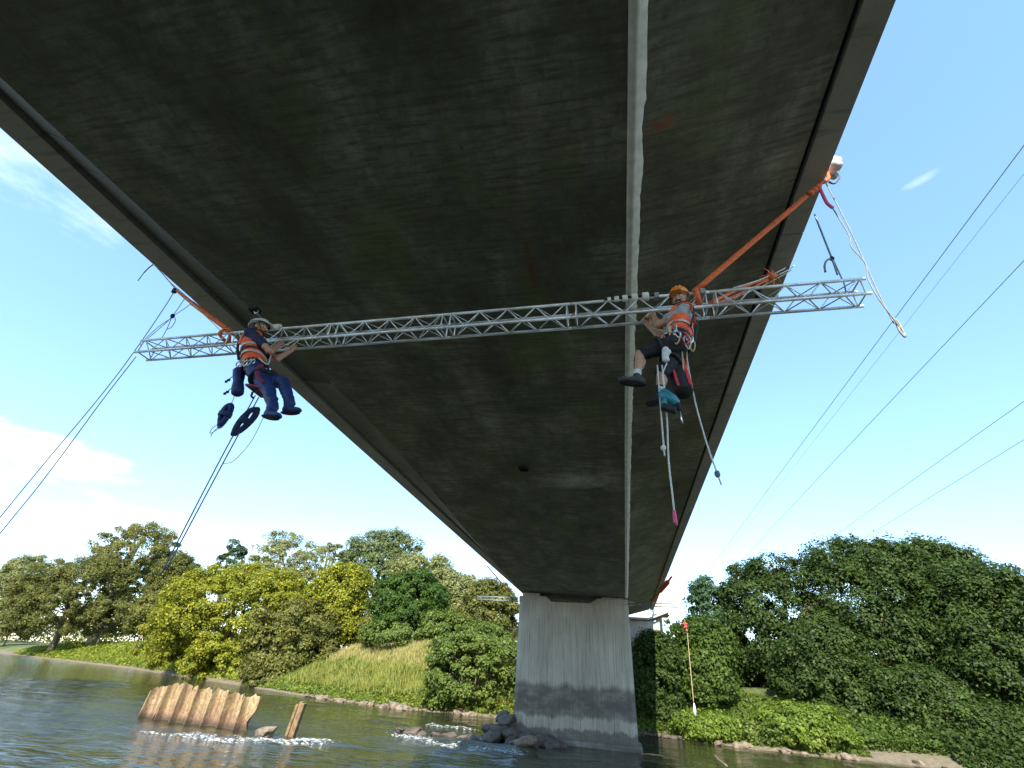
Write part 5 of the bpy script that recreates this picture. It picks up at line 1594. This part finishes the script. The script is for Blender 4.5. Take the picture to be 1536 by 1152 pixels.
TREES = [
    # left bank, from the far left to the pier
    ('willow_tree', (-204.19, 138.00, 2.09, 30.54, 8.49), 'pale', 'pale grey green willow at the far left edge of the picture', dict(leaf=0.45, nclump=230, cr=1.9, seed=11)),
    ('willow_tree', (-130.90, 112.00, 8.42, 34.78, 11.80), 'olive', 'tallest olive brown tree on the left bank, with bare limbs showing', dict(leaf=0.42, nclump=190, cr=1.6, per=110, show=0.2, limbs=16, bark='bark_pale', seed=12, shell=0.45)),
    ('willow_tree', (-134.89, 106.00, 3.17, 21.86, 14.48), 'dark_olive', 'broad dark olive tree below the tallest tree on the left bank', dict(leaf=0.42, nclump=420, cr=1.8, seed=13)),
    ('willow_tree', (-102.03, 100.00, 7.07, 23.53, 6.67), 'dark_olive', 'grey olive tree behind the ropes, right of the tallest left tree', dict(leaf=0.4, nclump=190, cr=1.5, seed=14)),
    ('pine_tree', (-85.90, 98.00, 13.40, 26.73, 3.43), 'bluish', 'small dark pointed tree sticking up behind the yellow green tree', dict(leaf=0.34, nclump=60, cr=0.9, seed=15)),
    ('willow_tree', (-68.64, 92.00, 12.57, 25.86, 7.81), 'pale', 'airy pale yellow tree behind the yellow green tree', dict(leaf=0.36, nclump=150, cr=1.3, per=85, bark='bark_pale', limbs=10, seed=16)),
    ('birch_tree', (-55.56, 88.00, 11.38, 24.06, 3.87), 'pale', 'thin twiggy pale tree between the airy pale tree and the poplar', dict(leaf=0.32, nclump=46, cr=1.0, per=70, bark='bark_pale', limbs=14, seed=17)),
    ('poplar_tree', (-46.74, 92.00, 11.62, 27.07, 7.93), 'poplar', 'tall blue green poplar rising highest behind the golden tree', dict(leaf=0.4, nclump=210, cr=1.5, seed=18)),
    ('willow_tree', (-31.54, 82.00, 7.19, 20.37, 6.87), 'pale', 'pale yellowish willow behind the round deep green tree', dict(leaf=0.36, nclump=200, cr=1.3, drop=0.25, seed=19)),
    ('willow_tree', (-23.98, 80.00, 6.94, 16.90, 4.46), 'pale', 'smaller pale willow between the round green tree and the bridge', dict(leaf=0.34, nclump=150, cr=1.1, drop=0.25, seed=20)),
    ('alder_tree', (-16.69, 66.00, 4.60, 14.06, 3.96), 'dark_olive', 'grey green tree touching the far truss left of the pier', dict(leaf=0.30, nclump=220, cr=0.9, seed=21)),
    ('willow_tree', (-62.03, 76.00, -1.23, 17.75, 13.45), 'yellow', 'large spreading yellow green tree over the river on the left bank', dict(leaf=0.34, nclump=520, cr=1.4, per=125, seed=22, low=-0.6)),
    ('shrub', (-81.88, 84.00, 0.51, 15.26, 5.03), 'gold', 'golden yellow bush at the left edge of the large yellow green tree', dict(leaf=0.32, nclump=90, cr=1.0, seed=23)),
    ('shrub', (-43.78, 64.00, -0.52, 10.13, 5.85), 'olive', 'olive bush leaning over the water right of the large yellow green tree', dict(leaf=0.32, nclump=150, cr=1.1, seed=24)),
    ('willow_tree', (-40.62, 70.00, 3.50, 16.97, 5.40), 'yellow', 'yellow tree between the large spreading tree and the round green tree', dict(leaf=0.33, nclump=240, cr=1.2, seed=25)),
    ('hawthorn_tree', (-28.20, 67.00, 4.94, 15.33, 5.73), 'green', 'round deep green tree on top of the grassy slope', dict(leaf=0.32, nclump=240, cr=0.95, per=125, seed=26)),
    ('shrub', (-27.86, 63.00, 4.23, 8.11, 4.90), 'bramble', 'low mid green bush at the foot of the round green tree', dict(leaf=0.3, nclump=70, cr=0.8, seed=27)),
    ('shrub', (-13.69, 50.50, -0.48, 6.54, 4.88), 'bramble', 'leafy green bramble thicket on the bank immediately left of the pier', dict(leaf=0.27, nclump=230, cr=0.8, per=125, seed=28)),
    ('shrub', (-65.00, 75.00, 0.13, 3.12, 1.27), 'gold', 'small golden bush low at the waterline under the large tree', dict(leaf=0.28, nclump=30, cr=0.6, seed=29)),
    ('shrub', (-175.14, 124.00, 2.29, 10.77, 7.17), 'dark_olive', 'low dark bush under the pale willow at the far left edge', dict(leaf=0.42, nclump=120, cr=1.3, seed=30)),
    ('shrub', (-120.87, 105.00, 6.53, 12.94, 7.96), 'dark_olive', 'low dark bush under the tallest tree on the left bank', dict(leaf=0.4, nclump=120, cr=1.2, seed=31)),
    ('shrub', (-97.17, 93.00, 4.56, 13.46, 4.15), 'olive', 'low olive bush between the tallest tree and the golden bush', dict(leaf=0.36, nclump=110, cr=1.1, seed=32)),
    ('shrub', (-40.66, 66.00, 1.44, 8.41, 3.79), 'dark_olive', 'dark bush between the olive bush and the tall golden grass', dict(leaf=0.32, nclump=110, cr=0.9, seed=33)),
    ('shrub', (-37.49, 72.00, 4.93, 10.10, 4.70), 'olive', 'low olive bush behind the left end of the tall golden grass', dict(leaf=0.32, nclump=90, cr=0.9, seed=34)),
    ('shrub', (-21.64, 64.00, 4.61, 9.79, 3.74), 'bramble', 'pale green bush behind the right end of the tall golden grass', dict(leaf=0.3, nclump=110, cr=0.85, seed=35)),
    ('shrub', (-14.78, 60.00, 3.83, 8.17, 3.05), 'bramble', 'green bush behind the bramble thicket left of the pier', dict(leaf=0.3, nclump=100, cr=0.85, seed=36)),
    ('shrub', (-56.73, 71.00, -0.68, 5.98, 6.13), 'yellow', 'yellow green bush hanging to the water under the large spreading tree', dict(leaf=0.32, nclump=140, cr=0.95, seed=37)),
    ('shrub', (-77.17, 82.00, 0.13, 6.42, 4.49), 'yellow', 'low yellow green bush at the waterline under the golden bush', dict(leaf=0.34, nclump=90, cr=0.95, seed=38)),
    ('shrub', (-43.50, 62.50, -0.68, 3.30, 3.46), 'dark_olive', 'dark bush at the waterline below the olive bush', dict(leaf=0.30, nclump=80, cr=0.8, seed=39)),
    # right bank
    ('shrub', (11.25, 58.00, 1.94, 7.62, 4.26), 'ash', 'dark bush filling the gap behind the sapling thicket', dict(leaf=0.32, nclump=130, cr=1.0, seed=52)),
    ('shrub', (5.43, 60.00, 1.48, 7.46, 2.00), 'bluish', 'small blue green bush beside the abutment end wall', dict(leaf=0.28, nclump=70, cr=0.8, seed=53)),
    ('shrub', (2.49, 46.00, -0.15, 6.86, 2.06), 'ash', 'dark bush in the bridge shadow right of the pier', dict(leaf=0.26, nclump=140, cr=0.75, seed=40)),
    ('alder_tree', (8.98, 56.00, 4.49, 13.46, 2.26), 'bluish', 'slender blue green tree nearest the bridge on the right bank', dict(leaf=0.30, nclump=95, cr=0.8, seed=41)),
    ('alder_tree', (6.39, 47.50, 0.87, 7.93, 2.58), 'mid', 'leafy green sapling thicket behind the hanging tan rope', dict(leaf=0.28, nclump=170, cr=0.8, seed=42)),
    ('ash_tree', (14.48, 55.00, 1.22, 15.27, 5.60), 'ash', 'dark ash tree between the slender tree and the biggest right tree', dict(leaf=0.33, nclump=260, cr=1.15, per=120, drop=0.35, aspect=0.42, seed=43)),
    ('ash_tree', (23.95, 55.00, 0.67, 17.81, 7.10), 'ash', 'biggest dark ash tree, its domed top highest on the right bank', dict(leaf=0.34, nclump=420, cr=1.3, per=125, drop=0.4, aspect=0.42, seed=44)),
    ('ash_tree', (34.14, 62.00, 3.22, 19.61, 5.51), 'ash', 'dark ash tree rising behind, right of the biggest ash', dict(leaf=0.36, nclump=260, cr=1.4, per=120, drop=0.4, aspect=0.42, seed=45)),
    ('ash_tree', (29.68, 50.00, 0.10, 14.29, 5.91), 'ash', 'dark ash tree reaching down to the water at the right picture edge', dict(leaf=0.33, nclump=430, cr=1.25, per=125, drop=0.4, aspect=0.42, seed=46)),
    ('ash_tree', (16.62, 50.00, 0.59, 9.16, 4.54), 'ash', 'low dark ash limbs hanging above the bright weeds', dict(leaf=0.31, nclump=240, cr=1.0, per=120, drop=0.4, aspect=0.42, seed=47)),
    ('shrub', (21.08, 46.50, 0.27, 5.57, 3.34), 'ash', 'dark low bush above the bare mud on the right bank', dict(leaf=0.30, nclump=190, cr=0.9, drop=0.35, aspect=0.42, seed=48)),
    ('shrub', (22.84, 45.00, -0.06, 4.02, 2.50), 'ash', 'dark bush overhanging the water right of the bare mud', dict(leaf=0.30, nclump=190, cr=0.8, drop=0.35, aspect=0.42, seed=54)),
    ('weed_clump', (11.95, 43.50, -0.22, 2.60, 3.22), 'bright', 'bright green mound of weeds in front of the dark ash limbs', dict(leaf=0.26, nclump=170, cr=0.6, seed=49)),
    ('weed_clump', (6.05, 44.00, 0.02, 1.76, 2.55), 'bright', 'bright green weeds at the waterline under the hanging rope', dict(leaf=0.25, nclump=110, cr=0.55, seed=50)),
    ('weed_clump', (9.19, 43.00, -0.13, 1.49, 1.69), 'bramble', 'low weeds between the two bright mounds on the right waterline', dict(leaf=0.24, nclump=70, cr=0.5, seed=51)),
]
for nm, spec, lk, lab, kw in TREES:
    tree(nm, spec, lk, lab, 'tree' if nm.endswith('tree') else ('bush' if nm == 'shrub' else 'weeds'), **kw)

# distant woodland that closes the view behind the bank trees
def far_wood(pts, depth, h0, h1, n, seed, leafk, label):
    r = np.random.default_rng(seed)
    P = np.array(pts, float)
    seg = r.integers(0, len(P) - 1, n); t = r.random(n)
    b = P[seg] + (P[seg + 1] - P[seg]) * t[:, None]
    top = 2.4 + h0 + (h1 - h0) * (0.5 + 0.5 * np.sin(b[:, 0] * 0.21 + 1.4 * np.sin(b[:, 0] * 0.07))) 
    u = r.random(n)
    z = top * (1 - u ** 1.6 * 0.9) + r.normal(0, 0.5, n)
    x = b[:, 0] + r.normal(0, 1.0, n); y = b[:, 1] + r.uniform(0, depth, n)
    k = np.floor(x / 2.2) * 7.1 + np.floor(z / 1.6) * 3.3
    z = z + 0.5 * np.sin(k)
    nr = r.normal(size=(n, 3)) * 0.8 + np.array([0, -0.6, 0.6])
    v, f = leaves_mesh(np.stack([x, y, z + 0.8], 1), nr, 0.8, r, 0.6)
    tag(leaf_obj('distant_wood', v, f, LEAF[leafk]), label, kind='stuff')


far_wood([(-330, 190), (-200, 150), (-120, 122), (-60, 104), (-20, 96), (0, 95)], 9, 3.5, 7.5, 30000, 80, 'dark_olive', 'dim far woodland closing the view behind the left bank trees')
far_wood([(6, 75), (30, 74), (60, 70), (90, 60)], 8, 4.0, 8.0, 11000, 81, 'ash', 'dim far woodland behind the right bank trees')

# ground cover on the banks
rng = np.random.default_rng(99)


def scatter(x0, x1, y0, y1, n, d0, d1, hmax, seed):
    r = np.random.default_rng(seed)
    x = r.uniform(x0, x1, n); y = r.uniform(y0, y1, n)
    d = shore_dist(x, y)
    k = (d > d0) & (d < d1)
    x, y, d = x[k], y[k], d[k]
    clump = 0.5 + 0.25 * np.sin(x * 1.1 + 2 * np.sin(y * 0.7)) * np.sin(y * 1.3 + 1.5 * np.sin(x * 0.5)) + 0.25 * np.sin(x * 3.7 + 1.5 * np.sin(y * 2.9)) * np.sin(y * 4.1 + 1.2 * np.sin(x * 2.3))
    z = bank_height(x, y) + r.random(len(x)) ** 0.7 * hmax * (0.35 + 0.65 * clump) * np.clip(d / 1.5, 0.25, 1)
    return np.stack([x, y, z], 1), r


def cover(name, leafk, label, args, leaf, up=0.7):
    P, r = scatter(*args)
    nrm = r.normal(size=P.shape) * 0.8 + np.array([0, -0.35, up])
    v, f = leaves_mesh(P, nrm, leaf, r, 0.55, True)
    o = leaf_obj(name, v, f, LEAF[leafk])
    return tag(o, label, kind='stuff')


cover('bank_weeds', 'slope', 'leafy green weeds covering the left bank slope', (-44, -5, 43, 66, 190000, 0.4, 13, 1.05, 60), 0.26)
cover('bank_weeds', 'bramble', 'darker broad leaves among the weeds of the left bank slope', (-44, -5, 43, 66, 90000, 0.3, 10, 1.25, 63), 0.30)
cover('far_bank_weeds', 'slope', 'green weeds on the sloping bank far left', (-150, -40, 56, 125, 240000, 0.6, 13, 1.3, 61), 0.40)
cover('bank_weeds', 'bramble', 'leafy weeds on the right bank under the trees', (0, 15, 38, 54, 45000, 0.4, 9, 0.7, 62), 0.26)
cover('bank_weeds', 'ash', 'dark leafy undergrowth on the right bank below the ash trees', (19.5, 36, 32, 54, 70000, 0.35, 10, 1.4, 64), 0.28)
cover('bank_weeds', 'mid', 'mid green undergrowth above the bare mud on the right bank', (14, 20, 36, 54, 26000, 1.4, 10, 1.0, 65), 0.26)


def grass(name, label, x0, x1, y0, y1, n, d0, d1, h, seed, leafk):
    r = np.random.default_rng(seed)
    x = r.uniform(x0, x1, n); y = r.uniform(y0, y1, n)
    d = shore_dist(x, y)
    k = (d > d0) & (d < d1)
    x, y = x[k], y[k]
    n = len(x)
    z = bank_height(x, y) - 0.05
    hh = h * r.uniform(0.55, 1.15, n)
    th = r.uniform(0, math.pi, n)
    wv = np.stack([np.cos(th), np.sin(th), 0 * th], 1) * 0.035
    lean = np.stack([r.normal(0, 0.22, n), r.normal(0, 0.22, n), np.ones(n)], 1) * hh[:, None]
    p = np.stack([x, y, z], 1)
    v = np.stack([p - wv, p + wv, p + lean * 0.6 + wv * 0.8, p + lean, p + lean * 0.6 - wv * 0.8], 1).reshape(-1, 3)
    f = np.arange(n * 5).reshape(n, 5)
    return tag(leaf_obj(name, v, f, LEAF[leafk]), label, kind='stuff')


grass('tall_grass', 'tall golden dry grass along the top of the left bank slope', -36, -9, 52, 66, 60000, 6.0, 15, 1.3, 70, 'straw')
grass('bank_grass', 'tall yellow green grass blades among the weeds on the left bank slope', -38, -9, 45, 62, 62000, 1.2, 10, 1.25, 71, 'grass')
